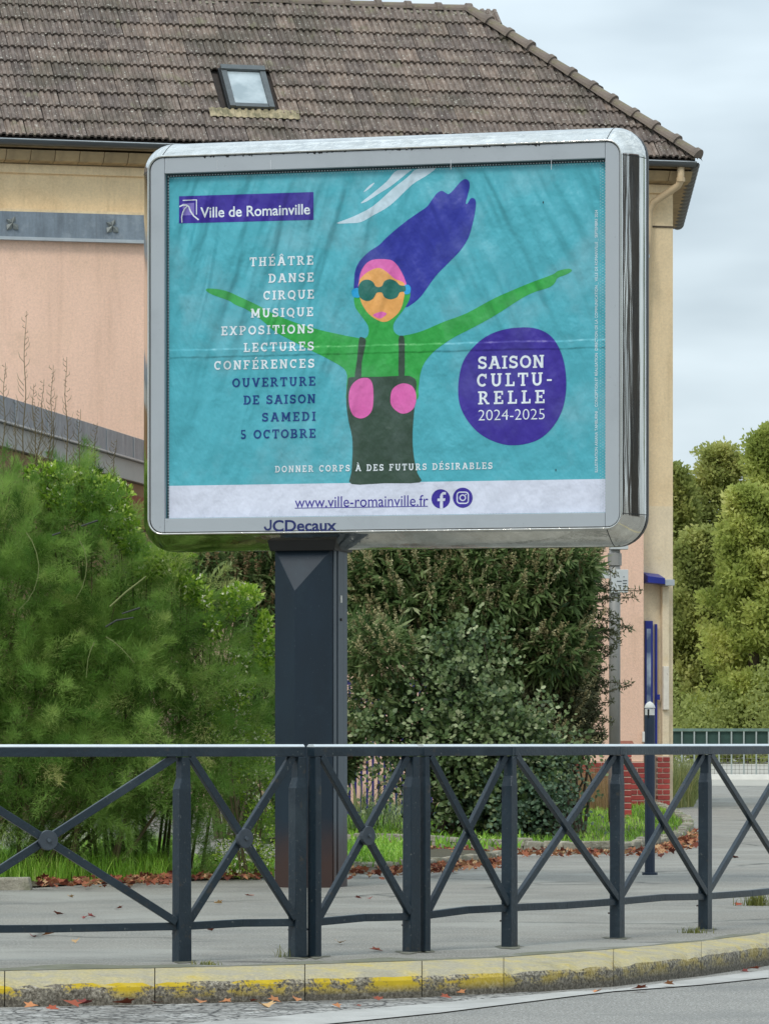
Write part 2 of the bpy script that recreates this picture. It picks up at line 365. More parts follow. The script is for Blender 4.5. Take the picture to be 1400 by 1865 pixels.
# soffit
a = side(0, 8.3)
MB().hexa([(XL, .06, zE + .003), (-.05, .06, zE + .003), (a[0] - .05, a[1], zE + .003), (XL, a[1], zE + .003), (XL, .06, zE + .03), (-.05, .06, zE + .03), (a[0] - .05, a[1], zE + .03), (XL, a[1], zE + .03)]).build('soffit', mat('soffit_paint', srgb(150, 130, 98), .85), bld)
# gutters: half-round section extruded
def gutter(p0, p1, rad, outv, name, m, ribs=0):
    p0, p1 = Vector(p0), Vector(p1); o_ = Vector(outv).normalized(); n = 10
    def ring(P, r):
        return [tuple(P + o_ * (r * math.cos(math.pi + math.pi * j / n)) + Vector((0, 0, r * math.sin(math.pi + math.pi * j / n)))) for j in range(n + 1)]
    mb = MB(); v = ring(p0, rad) + ring(p1, rad) + ring(p0, rad * .93) + ring(p1, rad * .93); k = n + 1
    f = []
    for j in range(n): f += [(j, j+1, k+j+1, k+j), (2*k+j, 2*k+j+1, 3*k+j+1, 3*k+j)]
    f += [(0, k, 3*k, 2*k), (n, k+n, 3*k+n, 2*k+n), tuple(range(k)), tuple(range(k, 2*k))]
    mb.add(v, f); g = mb.build(name, m, bld)
    for i in range(ribs):
        P = p0.lerp(p1, (i + .5) / ribs); d = (p1 - p0).normalized() * .05
        v = ring(P - d, rad * 1.22) + ring(P + d, rad * 1.22) + ring(P - d * 3.6, rad * 1.0) + ring(P + d * 3.6, rad * 1.0); f = []
        for j in range(n): f += [(j, j+1, k+j+1, k+j), (j, j+1, 2*k+j+1, 2*k+j), (k+j, k+j+1, 3*k+j+1, 3*k+j)]
        MB().add(v, f).build('gutter_bracket', m, g)
    return g
gz = zE + .09
m_gut = mat('gutter_zinc', srgb(92, 96, 98), .45, .2, 3, metal=.45, stretch=(.3, 1, 1))
gutter((XL, -.02, gz), (-.03, -.02, gz), .075, (0, -1, 0), 'gutter', m_gut)
lip = MB().tube([(XL, -.098, gz), (-.03, -.098, gz)], .010, 6).build('gutter_lip', m_zincl, bld)
sa = side(.02, 8.4)
gutter((-.05, .02, gz), (sa[0] - .07, sa[1], gz), .09, (1, -.2, 0), 'gutter', m_zincd, ribs=17)
# eave fascia, dark
MB().box((XL, .065, zE + .035), (.0, .11, zE + .20)).build('fascia', mat('fascia_dark', srgb(50, 46, 42), .8), bld)
# downpipe swan neck at the corner
m_pipe = mat('painted_downpipe', srgb(196, 172, 136), .6, .08, 6)
dpx = bl(1238, .05); 
pts = [(dpx, .02, zE + .05), (dpx, .02, zE - .18), (dpx - .03, .06, zE - .26), (bl(1190, .3), .30, blz(1190, 368, .3)), (bl(1182, .33), .34, blz(1182, 384, .33)), (bl(1180, .34), .34, blz(1180, 470, .34)), (bl(1150, .34), .34, 3)]
MB().tube(pts, .055, 10).build('downpipe', m_pipe, bld, smooth=True)
MB().tube([(dpx, .02, zE - .14), (dpx, .02, zE - .20)], .066, 10).build('pipe_collar', m_pipe, bld)
# thin joint line in the side of the wall
MB().box((xr - 1.2, CW - .012, blz(1200, 414, CW)), (xr + .006, CW - .0005, blz(1200, 411, CW))).build('string_line', mat('joint_dark', srgb(80, 68, 54), .9), bld)
# ---- roof
SL = R(45)
ridge_y = None
def roofhit(x, y):
    """photo pixel -> (local x, slope distance s) on the front roof plane starting at the eave (y=-.03, z=zR)"""
    a, b = (x - 700) / F, (YH - y) / F
    # ray P = (a d, d, EYE + b d); plane: z - zR = tan(SL) * inward distance ; inward = -(P-Pe).N
    zR = zE + .13
    # EYE + b d - zR = T * (-( (a d - Pe.x) Nn.x + (d - Pe.y) Nn.y ) + .03)
    T = math.tan(SL)
    A_ = b + T * (a * Nn.x + Nn.y); B_ = zR - EYE + T * (Pe.x * Nn.x + Pe.y * Nn.y + .03)
    d = B_ / A_
    P = Vector((a * d, d)); lx = (P - Pe).dot(Fd); ly = -(P - Pe).dot(Nn)
    return lx, (ly + .03) / math.cos(SL)
zR = zE + .13
rx, rs = roofhit(853, 21)            # ridge end
hx, hs = .02, 0.0
def rpt(lx, s, h=0):                 # local point on the roof plane
    return Vector((lx, -.03 + s * math.cos(SL) - h * math.sin(SL), zR + s * math.sin(SL) + h * math.cos(SL)))
m_tile = bpy.data.materials.new('concrete_roof_tile')
s = NT(m_tile)
g = s.n('ShaderNodeNewGeometry'); n1 = s.noise(7, 5, .6, vec=g.outputs['Position'])
c = s.ramp(n1.outputs[0], [(.3, srgb(94, 83, 76)), (.7, srgb(142, 128, 118))]).outputs[0]
oi = s.n('ShaderNodeObjectInfo'); r = s.ramp(oi.outputs['Random'], [(0, (.74, .74, .76)), (.8, (1.10, 1.08, 1.04)), (1, (1.28, 1.22, 1.15))]); c = s.mix(1, c, r.outputs[0], 'MULTIPLY')
for sc_, lo, hi, cc, am in ((1.1, .52, .66, srgb(78, 74, 60), .55), (24, .62, .66, srgb(196, 192, 178), .85), (40, .33, .30, srgb(48, 44, 40), .6), (3.1, .60, .70, srgb(126, 122, 96), .6), (60, .5, .75, srgb(70, 64, 58), .5)):
    n2 = s.noise(sc_, 4, .6, vec=g.outputs['Position'])
    if hi > lo: r2 = s.ramp(n2.outputs[0], [(lo, (0, 0, 0)), (hi, (am,) * 3)])
    else: r2 = s.ramp(n2.outputs[0], [(hi, (am,) * 3), (lo, (0, 0, 0))])
    c = s.mix(r2.outputs[0], c, cc)
s.l(c, s.b.inputs['Base Color']); s.b.inputs['Roughness'].default_value = .85
nb = s.noise(90, 4, .6, vec=g.outputs['Position']); s.bump(nb.outputs[0], .4, .006)
GA = rs / 10.0; TW = .30
def tile_geo():
    """profile across one tile: three raised rolls; lower end proud of the course below"""
    prof = []
    for k in range(3):
        b = k * .1
        prof += [(b + .004, 0), (b + .026, .001), (b + .040, .030), (b + .082, .030)]
    prof.append((.300, 0))
    n = len(prof); Ls = GA + .05
    v = [(p[0], 0, p[1] + .042) for p in prof] + [(p[0], Ls, p[1] + .004) for p in prof] + [(p[0], .004, p[1] - .0 + .006) for p in prof]
    f = [(i, i+1, n+i+1, n+i) for i in range(n-1)] + [(i, 2*n+i, 2*n+i+1, i+1) for i in range(n-1)]
    f += [(0, n, 2*n), (n-1, 3*n-1, 2*n-1)]
    return v, f
tv, tf = tile_geo()
def to_roof(v):    # (x, s, h) -> offset vector in bld local
    return Vector((v[0], v[1] * math.cos(SL) - v[2] * math.sin(SL), v[1] * math.sin(SL) + v[2] * math.cos(SL)))
tme = bpy.data.meshes.new('roof_tile'); tme.from_pydata([to_roof(v) for v in tv], [], tf); tme.update(); tme.materials.append(m_tile)
roof = bpy.data.objects.new('roof', None)
# roof deck under the tiles = the 'roof' part
ra = side(.02, 8.3); rear = (rx - .3, 0)
ridge_l = rpt(XL, rs, -.03); ridge_r = rpt(rx, rs, -.03)
dk = MB().add([rpt(XL, -.02, -.03), rpt(.0, -.02, -.03), ridge_r, ridge_l, Vector((ra[0], ra[1], zR)), Vector((XL, ra[1], zR))],
    [(0, 1, 2, 3), (1, 4, 2), (2, 4, 5, 3), (0, 3, 5), (0, 5, 4, 1)])
roof = dk.build('roof', mat('roof_underlay', srgb(60, 54, 50), .9), bld)
# skylight hole limits
sk = [roofhit(397, 131), roofhit(475, 131), roofhit(506, 207), roofhit(414, 206)]
skx0 = (sk[0][0] + sk[3][0]) / 2; skx1 = (sk[1][0] + sk[2][0]) / 2; sks0 = (sk[2][1] + sk[3][1]) / 2; sks1 = (sk[0][1] + sk[1][1]) / 2
rest = MB(); ntile = 0; edge_n = 0
for row in range(10):
    s0 = row * GA
    def hipx(s_): return hx + (rx - hx) * s_ / rs
    j = 0; off = random.uniform(-.004, .004)
    while True:
        x1 = hx - .02 - j * TW + off; x0 = x1 - TW; j += 1
        if x0 < XL: break
        if x0 > hipx(s0): continue
        mid = s0 + GA * .5
        if x0 + .1 > skx0 - .02 and x0 + .2 < skx1 + .02 and mid > sks0 and mid < sks1: continue
        P = rpt(x0, s0); J = Vector((random.uniform(-.006, .006), 0, random.uniform(-.006, .010)))
        # is it in frame ?
        wx = Pe + Fd * x0; a_ = (wx.x / wx.y) * F + 700
        cut = x1 > hipx(s0 + GA + .05)
        if a_ < -110 or ntile >= 298:
            rest.add([P + J + to_roof(v) for v in tv], tf); continue
        ntile += 1
        if cut:
            bm = bmesh.new(); bm.from_mesh(tme)
            A = Vector((hx, -.03, zR)) - P; B = rpt(rx, rs) - P; up = Vector((0, -math.sin(SL), math.cos(SL)))
            nrm = (B - A).cross(up).normalized()
            if nrm.x < 0: nrm = -nrm
            bmesh.ops.bisect_plane(bm, geom=bm.verts[:] + bm.edges[:] + bm.faces[:], plane_co=A, plane_no=nrm, clear_outer=True)
            if not bm.faces: bm.free(); continue
            me = bpy.data.meshes.new('roof_tile'); bm.to_mesh(me); bm.free(); o = link('roof_tile', me, m_tile, roof)
        else: o = link('roof_tile', tme, None, roof)
        o.location = P + J; o.rotation_euler = (random.uniform(-.006, .006), random.uniform(-.01, .01), 0)
r_ = rest.build('roof_tile', m_tile, roof); r_['kind'] = 'stuff'
# hip and ridge tiles
m_hip = mat('hip_tile', srgb(116, 104, 94), .85, .25, 5, rnd=.12, bump=.4, bscale=60, stains=[(4, .52, .66, srgb(112, 110, 66), .55), (16, .60, .68, srgb(170, 164, 148), .5)])
m_mort = mat('lichen_mortar', srgb(140, 134, 116), .95, .3, 12, bump=.8, bscale=30, bdist=.03)
def half_tile(L_, r0, r1):
    n = 8; mb = MB(); v = []
    st = [(0, r0 * 1.22), (.07, r0 * 1.22), (.075, r0), (L_, r1)]
    for (z, r) in st:
        for j in range(n + 1):
            t = math.pi * j / n; v.append((math.cos(t) * r, z, math.sin(t) * r * .9))
    k = n + 1
    f = [(i*k+j, i*k+j+1, (i+1)*k+j+1, (i+1)*k+j) for i in range(3) for j in range(n)] + [tuple(range(k))]
    return mb.add(v, f)
hm = None
def lay(A, B, L_, name='hip_tile'):
    global hm
    d = (B - A); n = max(1, round(d.length / L_)); 
    q = d.to_track_quat('Y', 'Z')
    if hm is None:
        o = half_tile(.44, .125, .112).build(name, m_hip, roof, smooth=False); hm = o.data; COL.objects.unlink(o); bpy.data.objects.remove(o)
    for i in range(n):
        o = link(name, hm, None, roof); o.location = A + d * (i / n) + Vector((random.uniform(-.01, .01), 0, random.uniform(-.008, .012)))
        o.rotation_mode = 'QUATERNION'; o.rotation_quaternion = q
        o.scale = (1, d.length / n / .40, 1)
lay(Vector((hx - .03, -.08, zR + .02)), rpt(rx, rs, .02), .43)
lay(rpt(rx + .06, rs, .02) + Vector((0, .08, -.01)), rpt(XL + 12, rs, .02) + Vector((0, .08, -.01)), .48, 'ridge_tile')
# mortar bedding under hip tiles
A, B = Vector((hx, -.05, zR - .02)), rpt(rx, rs, -.03)
mbm = MB(); n = 60; vv = []
for i in range(n + 1):
    P = A.lerp(B, i / n); w = .10 + random.uniform(-.02, .03)
    vv += [P + Vector((-w, -.01, .0 + random.uniform(0, .02))), P + Vector((0, 0, .10)), P + Vector((w, .06, 0))]
mbm.add(vv, [(3*i+j, 3*i+j+1, 3*i+j+4, 3*i+j+3) for i in range(n) for j in range(2)]); mbm.build('mortar', m_mort, roof)
A, B = rpt(rx + .05, rs, -.02), rpt(XL + 10, rs, -.02)
mbm = MB(); n = 90; vv = []
for i in range(n + 1):
    P = A.lerp(B, i / n)
    vv += [P + Vector((0, -.10 + random.uniform(-.03, .02), -.06 + random.uniform(0, .03))), P + Vector((0, .02, .06)), P + Vector((0, .2, 0))]
mbm.add(vv, [(3*i+j, 3*i+j+1, 3*i+j+4, 3*i+j+3) for i in range(n) for j in range(2)]); mbm.build('mortar', m_mort, roof)
# small dark vent over the hip
P = A; vx, vs = roofhit(1066, 150)
MB().hexa([(vx+.1, vs*.7+.12, zR+vs*.7-.02), (vx+.32, vs*.7+.02, zR+vs*.7-.15), (vx+.3, vs*.7+.3, zR+vs*.7-.15), (vx+.1, vs*.7+.4, zR+vs*.7-.02), (vx+.08, vs*.7+.12, zR+vs*.7+.10), (vx+.30, vs*.7+.02, zR+vs*.7-.03), (vx+.3, vs*.7+.3, zR+vs*.7-.03), (vx+.08, vs*.7+.4, zR+vs*.7+.10)]).build('roof_vent', m_zincd, roof, bevel=.02)
# skylight
m_skf = mat('skylight_frame', srgb(96, 100, 100), .4, .15, 10, metal=.5)
m_skd = mat('skylight_gasket', srgb(28, 30, 30), .5)
m_glass = bpy.data.materials.new('skylight_glass'); s = NT(m_glass); s.b.inputs['Base Color'].default_value = srgb(168, 182, 186); s.b.inputs['Roughness'].default_value = .18; s.b.inputs['Specular IOR Level'].default_value = .9
n1 = s.noise(2, 4); s.l(s.ramp(n1.outputs[0], [(.35, srgb(140, 154, 158)), (.7, srgb(196, 206, 208))]).outputs[0], s.b.inputs['Base Color'])
def rbox(x0, x1, s0, s1, h0, h1): return MB().hexa([rpt(x0, s0, h0), rpt(x1, s0, h0), rpt(x1, s1, h0), rpt(x0, s1, h0), rpt(x0, s0, h1), rpt(x1, s0, h1), rpt(x1, s1, h1), rpt(x0, s1, h1)])
rbox(skx0, skx1, sks0, sks1, -.02, .07).build('skylight_curb', m_skd, roof, bevel=.005)
w = .085
slf = rbox(skx0 + .02, skx1 - .02, sks1 - w - .03, sks1 - .01, .072, .15).build('skylight_frame', m_skf, roof, bevel=.006)
rbox(skx0 + .02, skx0 + .02 + w, sks0 + .02, sks1 - w - .033, .072, .13).build('skylight_stile', m_skf, slf, bevel=.006)
rbox(skx1 - .02 - w, skx1 - .02, sks0 + .02, sks1 - w - .033, .072, .13).build('skylight_stile', m_skf, slf, bevel=.006)
rbox(skx0 + .02 + w + .002, skx1 - .022 - w, sks0 + .02, sks0 + .02 + w, .072, .12).build('skylight_sill', m_skf, slf, bevel=.006)
rbox(skx0 + .022 + w, skx1 - .022 - w, sks0 + .023 + w, sks1 - w - .035, .085, .10).build('skylight_pane', m_glass, slf)
m_apr = mat('flashing_apron', srgb(170, 156, 124), .8, .15, 8, stains=[(5, .48, .62, srgb(104, 100, 74), .8), (14, .5, .7, srgb(120, 108, 84), .5)])
ax0, as0 = roofhit(384, 222)[0], roofhit(384, 219)[1]; ax1 = roofhit(543, 214)[0]
# apron laid over the corrugation: scalloped lower edge
mb = MB(); n = 66; vv = []
for i in range(n + 1):
    x = ax0 + (ax1 - ax0) * i / n; ph = ((x - ax0) % .1) / .1; h = .055 + .014 * (1 if .35 < ph < .85 else 0)
    vv += [rpt(x, sks0 - .17, h), rpt(x, sks0 + .02, h + .012)]
mb.add(vv, [(2*i, 2*i+2, 2*i+3, 2*i+1) for i in range(n)]); mb.build('flashing_apron', m_apr, roof)
# ---- ground-floor corner: canopy, door, pilaster, bricks
m_blue = mat('blue_paint', srgb(26, 40, 130), .35, .12, 5)
m_white = mat('white_paint', srgb(224, 222, 214), .6, .06, 5)
m_brick = mat('red_brick', srgb(150, 62, 56), .85, .2, 9, rnd=.25, bump=.4, bscale=60, stains=[(6, .55, .75, srgb(120, 50, 46), .5)])
m_mortar = mat('brick_mortar', srgb(196, 176, 156), .9, .12, 20)
x0 = bl(1174, CW - .15); x1 = bl(1219, CW - .15)
zc = blz(1190, 1062, CW - .15)
can = MB().hexa([(x0, CW - .30, zc), (x1 - .12, CW - .30, zc - .02), (x1 - .12, CW - .002, zc - .02), (x0, CW - .002, zc), (x0, CW - .30, zc + .10), (x1 - .12, CW - .30, zc + .07), (x1 - .12, CW - .002, zc + .14), (x0, CW - .002, zc + .17)]).build('canopy', m_blue, bld, bevel=.006)
MB().box((x1 - .117, CW - .30, zc - .04), (x1 + .03, CW - .002, zc + .05)).build('canopy_end', m_zincl, can, bevel=.006)
xd0, xd1 = bl(1174, CW - .03), bl(1188, CW - .03)
zd0, zd1 = .25, blz(1180, 1131, CW)
door = MB().box((xd0, CW - .05, zd0), (xd1, CW - .002, zd1)).build('door', m_blue, bld, bevel=.008, label='blue door with tall glass strip')
m_dglass = bpy.data.materials.new('door_glass'); s = NT(m_dglass); s.b.inputs['Base Color'].default_value = srgb(120, 140, 165); s.b.inputs['Roughness'].default_value = .15
n1 = s.noise(3, 3); s.l(s.ramp(n1.outputs[0], [(.4, srgb(70, 90, 130)), (.65, srgb(170, 185, 200))]).outputs[0], s.b.inputs['Base Color'])
MB().box((xd0 + .02, CW - .058, zd0 + 1.1), (xd1 - .035, CW - .052, zd1 - .12)).build('door_pane', m_dglass, door)
MB().box((bl(1191, CW), CW - .06, .9), (bl(1194.5, CW), CW - .002, blz(1190, 1137, CW))).build('door_post', m_blue, bld, bevel=.004)
MB().box((bl(1192, CW), CW - .09, blz(1190, 1275, CW)), (bl(1198, CW), CW - .065, blz(1190, 1270, CW) + .04)).build('latch', m_blue, bld)
MB().box((bl(1202, CW), CW - .10, .75), (bl(1218.5, CW - .1), CW - .003, zc - .045)).build('pilaster', m_creamlow, bld, bevel=.012)
m_wh2 = mat('chipped_white', srgb(222, 214, 198), .8, .12, 8, stains=[(20, .62, .7, srgb(130, 112, 90), .6)])
MB().box((bl(1207, CW - .14), CW - .16, 1.5), (bl(1217.5, CW - .14), CW - .103, blz(1200, 1214, CW))).build('meter_cover', m_wh2, bld, bevel=.006)
MB().box((bl(1168, PW), PW - .06, blz(1170, 1352, PW)), (bl(1174, PW), PW - .003, blz(1170, 1333, PW))).build('wall_box', m_white, bld, bevel=.01)
# bricks (plinth of pink wall, and pier of pilaster)
bme = MB().box((0, 0, 0), (.215, .10, .066)).build('brick', m_brick, bld, bevel=.004, seg=1); bdata = bme.data; bpy.data.objects.remove(bme)
def bricks(x0, x1, yf, rows, z0, depth=.12, name='brick_plinth'):
    pl = MB().box((x0, yf + .012, 0), (x1 - .006, yf + .012 + depth, z0 + rows * .082 + .0)).build(name, m_mortar, bld)
    for r_i in range(rows):
        x = x1; first = True
        while x > x0 + .03:
            L_ = .215 if (r_i % 2 == 0 or not first) else .105
            L_ = min(L_, x - x0)
            o = link('brick', bdata, None, pl); o.location = (x - L_, yf + random.uniform(-.003, .003), z0 + r_i * .082); o.scale = (L_ / .215, 1, 1)
            x -= L_ + .012; first = False
bricks(bl(985, PW - .03), bl(1173, PW - .03), PW - .04, 9, -.02, depth=CW - PW)
bricks(bl(1196, CW - .12), bl(1218, CW - .12), CW - .16, 10, -.02, depth=.14, name='brick_pier')
MB().box((XL, PW + .0, 0), (bl(985, PW - .03) - .01, CW - .002, .72)).build('plinth', m_pink, bld)
# ================================================================ left wing with sloping fascia lines
wd = (px(262, 800, 66.0) - px(0, 718, 57.4)); wd.z = 0
P0 = px(0, 718, 57.4); dirw = wd.normalized(); zt = 5.29
wing = thing('side_extension', 'low flat roofed brown extension with grey zinc fascia at the left edge', 'building', (P0.x, P0.y, 0), math.atan2(dirw.y, dirw.x))
m_brown = mat('brown_render', srgb(132, 104, 74), .9, .12, 2, bump=.35, bscale=50, stains=[(1.5, .5, .7, srgb(112, 84, 58), .5)])
m_fas2 = mat('pale_fascia', srgb(158, 160, 156), .6, .12, 3, stains=[(3, .5, .7, srgb(130, 132, 130), .5)])
MB().box((-7, 0.12, 0), (9.7, 8, zt - .62)).build('wall', m_brown, wing)
fa = MB().box((-7, 0, zt - .30), (9.6, 8, zt)).build('fascia_cap', m_zinc, wing, bevel=.01)
MB().box((-7, -.02, zt - .325), (9.6, .1, zt - .302)).build('cap_drip', m_zincl, fa)
for k in range(9): MB().box((-6.4 + k * 1.8, -.008, zt - .295), (-6.38 + k * 1.8, -.001, zt - .005)).build('cap_joint', m_zincl, fa)
MB().box((-7, .05, zt - .61), (9.6, 8, zt - .33)).build('fascia_board', m_fas2, wing, bevel=.008)
m_red = mat('red_brown_shadow', srgb(120, 62, 40), .8, .15, 6)
MB().box((6.3, .07, zt - 1.25), (9.6, .117, zt - .80)).build('fascia_shadow', m_red, wing)  # red-brown shadow below the fascia, painted as a thin strip
MB().box((6.5, .09, 0.0), (9.6, .118, zt - 1.26)).build('shutter', mat('dark_opening', srgb(92, 76, 58), .9), wing)
# ================================================================ BILLBOARD
TH = R(16); cT, sT = math.cos(TH), math.sin(TH); BD0 = 32.3
bb = thing('billboard', 'large chrome framed billboard with turquoise cultural season poster on one blue post', 'billboard', (0, BD0, 0), -TH)
# local: x = along the face, y = into the box, z = up
def bu(x):                            # photo column on the face plane -> local x
    a = (x - 700) / F; return a * BD0 / (cT + a * sT)
def bp(x, y, w=0.0):                  # photo pixel on the plane at depth w behind the face -> (x, z)
    a, b = (x - 700) / F, (YH - y) / F
    # P = (u c + w s, BD0 - u s + w c)
    u = (a * (BD0 + w * cT) - w * sT) / (cT + a * sT); d = BD0 - u * sT + w * cT
    return u, EYE + b * d
m_chrome = bpy.data.materials.new('brushed_chrome'); s = NT(m_chrome)
n1 = s.noise(1, 4, .6, stretch=(9, 9, .7)); s.l(s.ramp(n1.outputs[0], [(.3, srgb(205, 203, 196)), (.7, srgb(238, 236, 230))]).outputs[0], s.b.inputs['Base Color'])
s.b.inputs['Metallic'].default_value = 1
n2 = s.noise(2, 4, .6, stretch=(6, 6, 1)); rr_ = s.ramp(n2.outputs[0], [(.3, (.05,) * 3), (.7, (.13,) * 3)]); s.l(rr_.outputs[0], s.b.inputs['Roughness'])
n3 = s.noise(1.2, 3, .5, stretch=(14, 14, .8)); s.bump(n3.outputs[0], .25, .008)
m_black = mat('black_gasket', srgb(16, 16, 16), .5)
m_panel = mat('painted_aluminium', srgb(170, 176, 180), .45, .04, 1.5, metal=.1, stains=[(2.2, .52, .75, srgb(150, 156, 160), .45), (40, .66, .72, srgb(120, 124, 126), .5)], stretch=(1, 1, .6))
m_navy = mat('navy_print', srgb(22, 36, 96), .5, .05)
DEP, BULGE = .60, .115
UL, UR = bu(269.5), bu(1131.5); VT = bp(1131, 252.5)[1]; VB = bp(270, 974)[1]; RC = .105
def rrect(o, w, n=8):
    r = RC + o; P = []
    for (cx, cz, a0) in ((UR - RC, VT - RC, 0), (UL + RC, VT - RC, 90), (UL + RC, VB + RC, 180), (UR - RC, VB + RC, 270)):
        for k in range(n + 1):
            t = R(a0 + 90 * k / n); P.append((cx + r * math.cos(t), w, cz + r * math.sin(t)))
    return P
def sweep(name, prof, m, closed=False, smooth=True, n=8, cap=False):
    mb = MB(); k = (n + 1) * 4; v = []
    for (o, w) in prof: v += rrect(o, w, n)
    f = [(i*k+j, i*k+(j+1) % k, (i+1)*k+(j+1) % k, (i+1)*k+j) for i in range(len(prof)-1) for j in range(k)]
    if cap: f.append(tuple(range((len(prof)-1)*k, len(prof)*k)))
    mb.add(v, f); return mb.build(name, m, bb, smooth=smooth)
def bul(w): return BULGE * max(0, math.sin(math.pi * w / DEP)) ** 1.05
front = sweep('front_housing', [(-.012, .012), (-.010, -.002), (-.005, -.007), (.002, -.004)] + [(bul(w), w) for w in np.linspace(.006, .262, 16)] + [(BULGE - .03, .264)], m_chrome)
sweep('housing_gasket', [(BULGE - .03, .260), (BULGE - .004, .266), (BULGE - .004, .352), (BULGE - .03, .358)], m_black)
sweep('rear_housing', [(BULGE - .03, .354)] + [(bul(w), w) for w in np.linspace(.356, .594, 14)] + [(-.01, DEP)], m_chrome, cap=True)
# corner castings seams
for cx_, cz_, a0 in ((UR - RC, VT - RC, 0), (UR - RC, VT - RC, 90), (UL + RC, VT - RC, 90), (UR - RC, VB + RC, 270), (UR - RC, VB + RC, 0), (UL + RC, VT - RC, 180)):
    if a0 == 90 or a0 == 270: x_, horiz = cx_, True
    else: x_, horiz = cx_, False
    mb = MB(); vv = []
    prof = [(bul(w) + .0012, w) for w in np.linspace(.01, .26, 14)]
    for (o, w) in prof:
        for dd in (-.0025, .0025):
            if a0 == 0: vv.append((cx_ + RC + o, w, cz_ + dd))
            elif a0 == 180: vv.append((cx_ - RC - o, w, cz_ + dd))
            elif a0 == 90: vv.append((cx_ + dd, w, cz_ + RC + o))
            else: vv.append((cx_ + dd, w, cz_ - RC - o))
    mb.add(vv, [(2*i, 2*i+1, 2*i+3, 2*i+2) for i in range(len(prof) - 1)]).build('corner_seam', m_black, front)
# black reveal between housing and front panels
sweep('reveal', [(-.011, .004), (-.012, .03), (-.03, .03)], m_black, smooth=False)
# poster opening
OL, OR_ = bu(299), bu(1101.5); OT = bp(1101, 287)[1]; OB = bp(301, 944.5)[1]
PWD = .055                              # poster depth behind the face
G = .016                                # panel inset
def outer_side(sign):
    P = []
    cx = (UR - RC) if sign > 0 else (UL + RC); r = RC - G
    rng_ = [(VT - RC, 90, 0), (VB + RC, 0, -90)] if sign > 0 else [(VB + RC, 270, 180), (VT - RC, 180, 90)]
    for (cz, a0, a1) in rng_:
        for k in range(7):
            t = R(a0 + (a1 - a0) * k / 6); P.append((cx + r * math.cos(t), cz + r * math.sin(t)))
    return P
def plate(name, poly, y0, y1, m, parent, bevel=.003, **k):
    n = len(poly); v = [(p[0], y0, p[1]) for p in poly] + [(p[0], y1, p[1]) for p in poly]
    f = [tuple(range(n)), tuple(range(n, 2*n))[::-1]] + [(i, (i+1) % n, n+(i+1) % n, n+i) for i in range(n)]
    return MB().add(v, f).build(name, m, parent, bevel=bevel, seg=1, **k)
VTg, VBg = VT - G, VB + G
plate('frame_stile', [(OR_, VTg)] + outer_side(1) + [(OR_, VBg)], .006, .05, m_panel, bb)
plate('frame_stile', [(OL, VBg)] + outer_side(-1) + [(OL, VTg)], .006, .05, m_panel, bb)
plate('frame_rail', [(OL + .0015, VTg), (OR_ - .0015, VTg), (OR_ - .0015, OT), (OL + .0015, OT)], .006, .05, m_panel, bb)
brail = plate('frame_rail', [(OL + .0015, OB), (OR_ - .0015, OB), (OR_ - .0015, VBg), (OL + .0015, VBg)], .006, .05, m_panel, bb)
# dark stain drips under the top chrome
mb = MB()
for k in range(46):
    x = random.uniform(OL + .2, OR_ - .3); w_ = random.uniform(.006, .03); h_ = random.uniform(.003, .014)
    mb.add([(x, .0045, VTg + .002), (x + w_, .0045, VTg + .002), (x + w_ * .7, .0045, VTg - h_), (x + w_ * .3, .0045, VTg - h_ * .7)], [(0, 1, 2, 3)])
mb.build('algae_stain', m_black, bb)['kind'] = 'stuff'
for xx in (395, 492, 820, 1003):
    x, z = bp(xx, 300); MB().box((x, .004, z - .03), (x + .003, .0055, z + .035)).build('drip_mark', mat('drip', srgb(205, 208, 210), .5), bb)
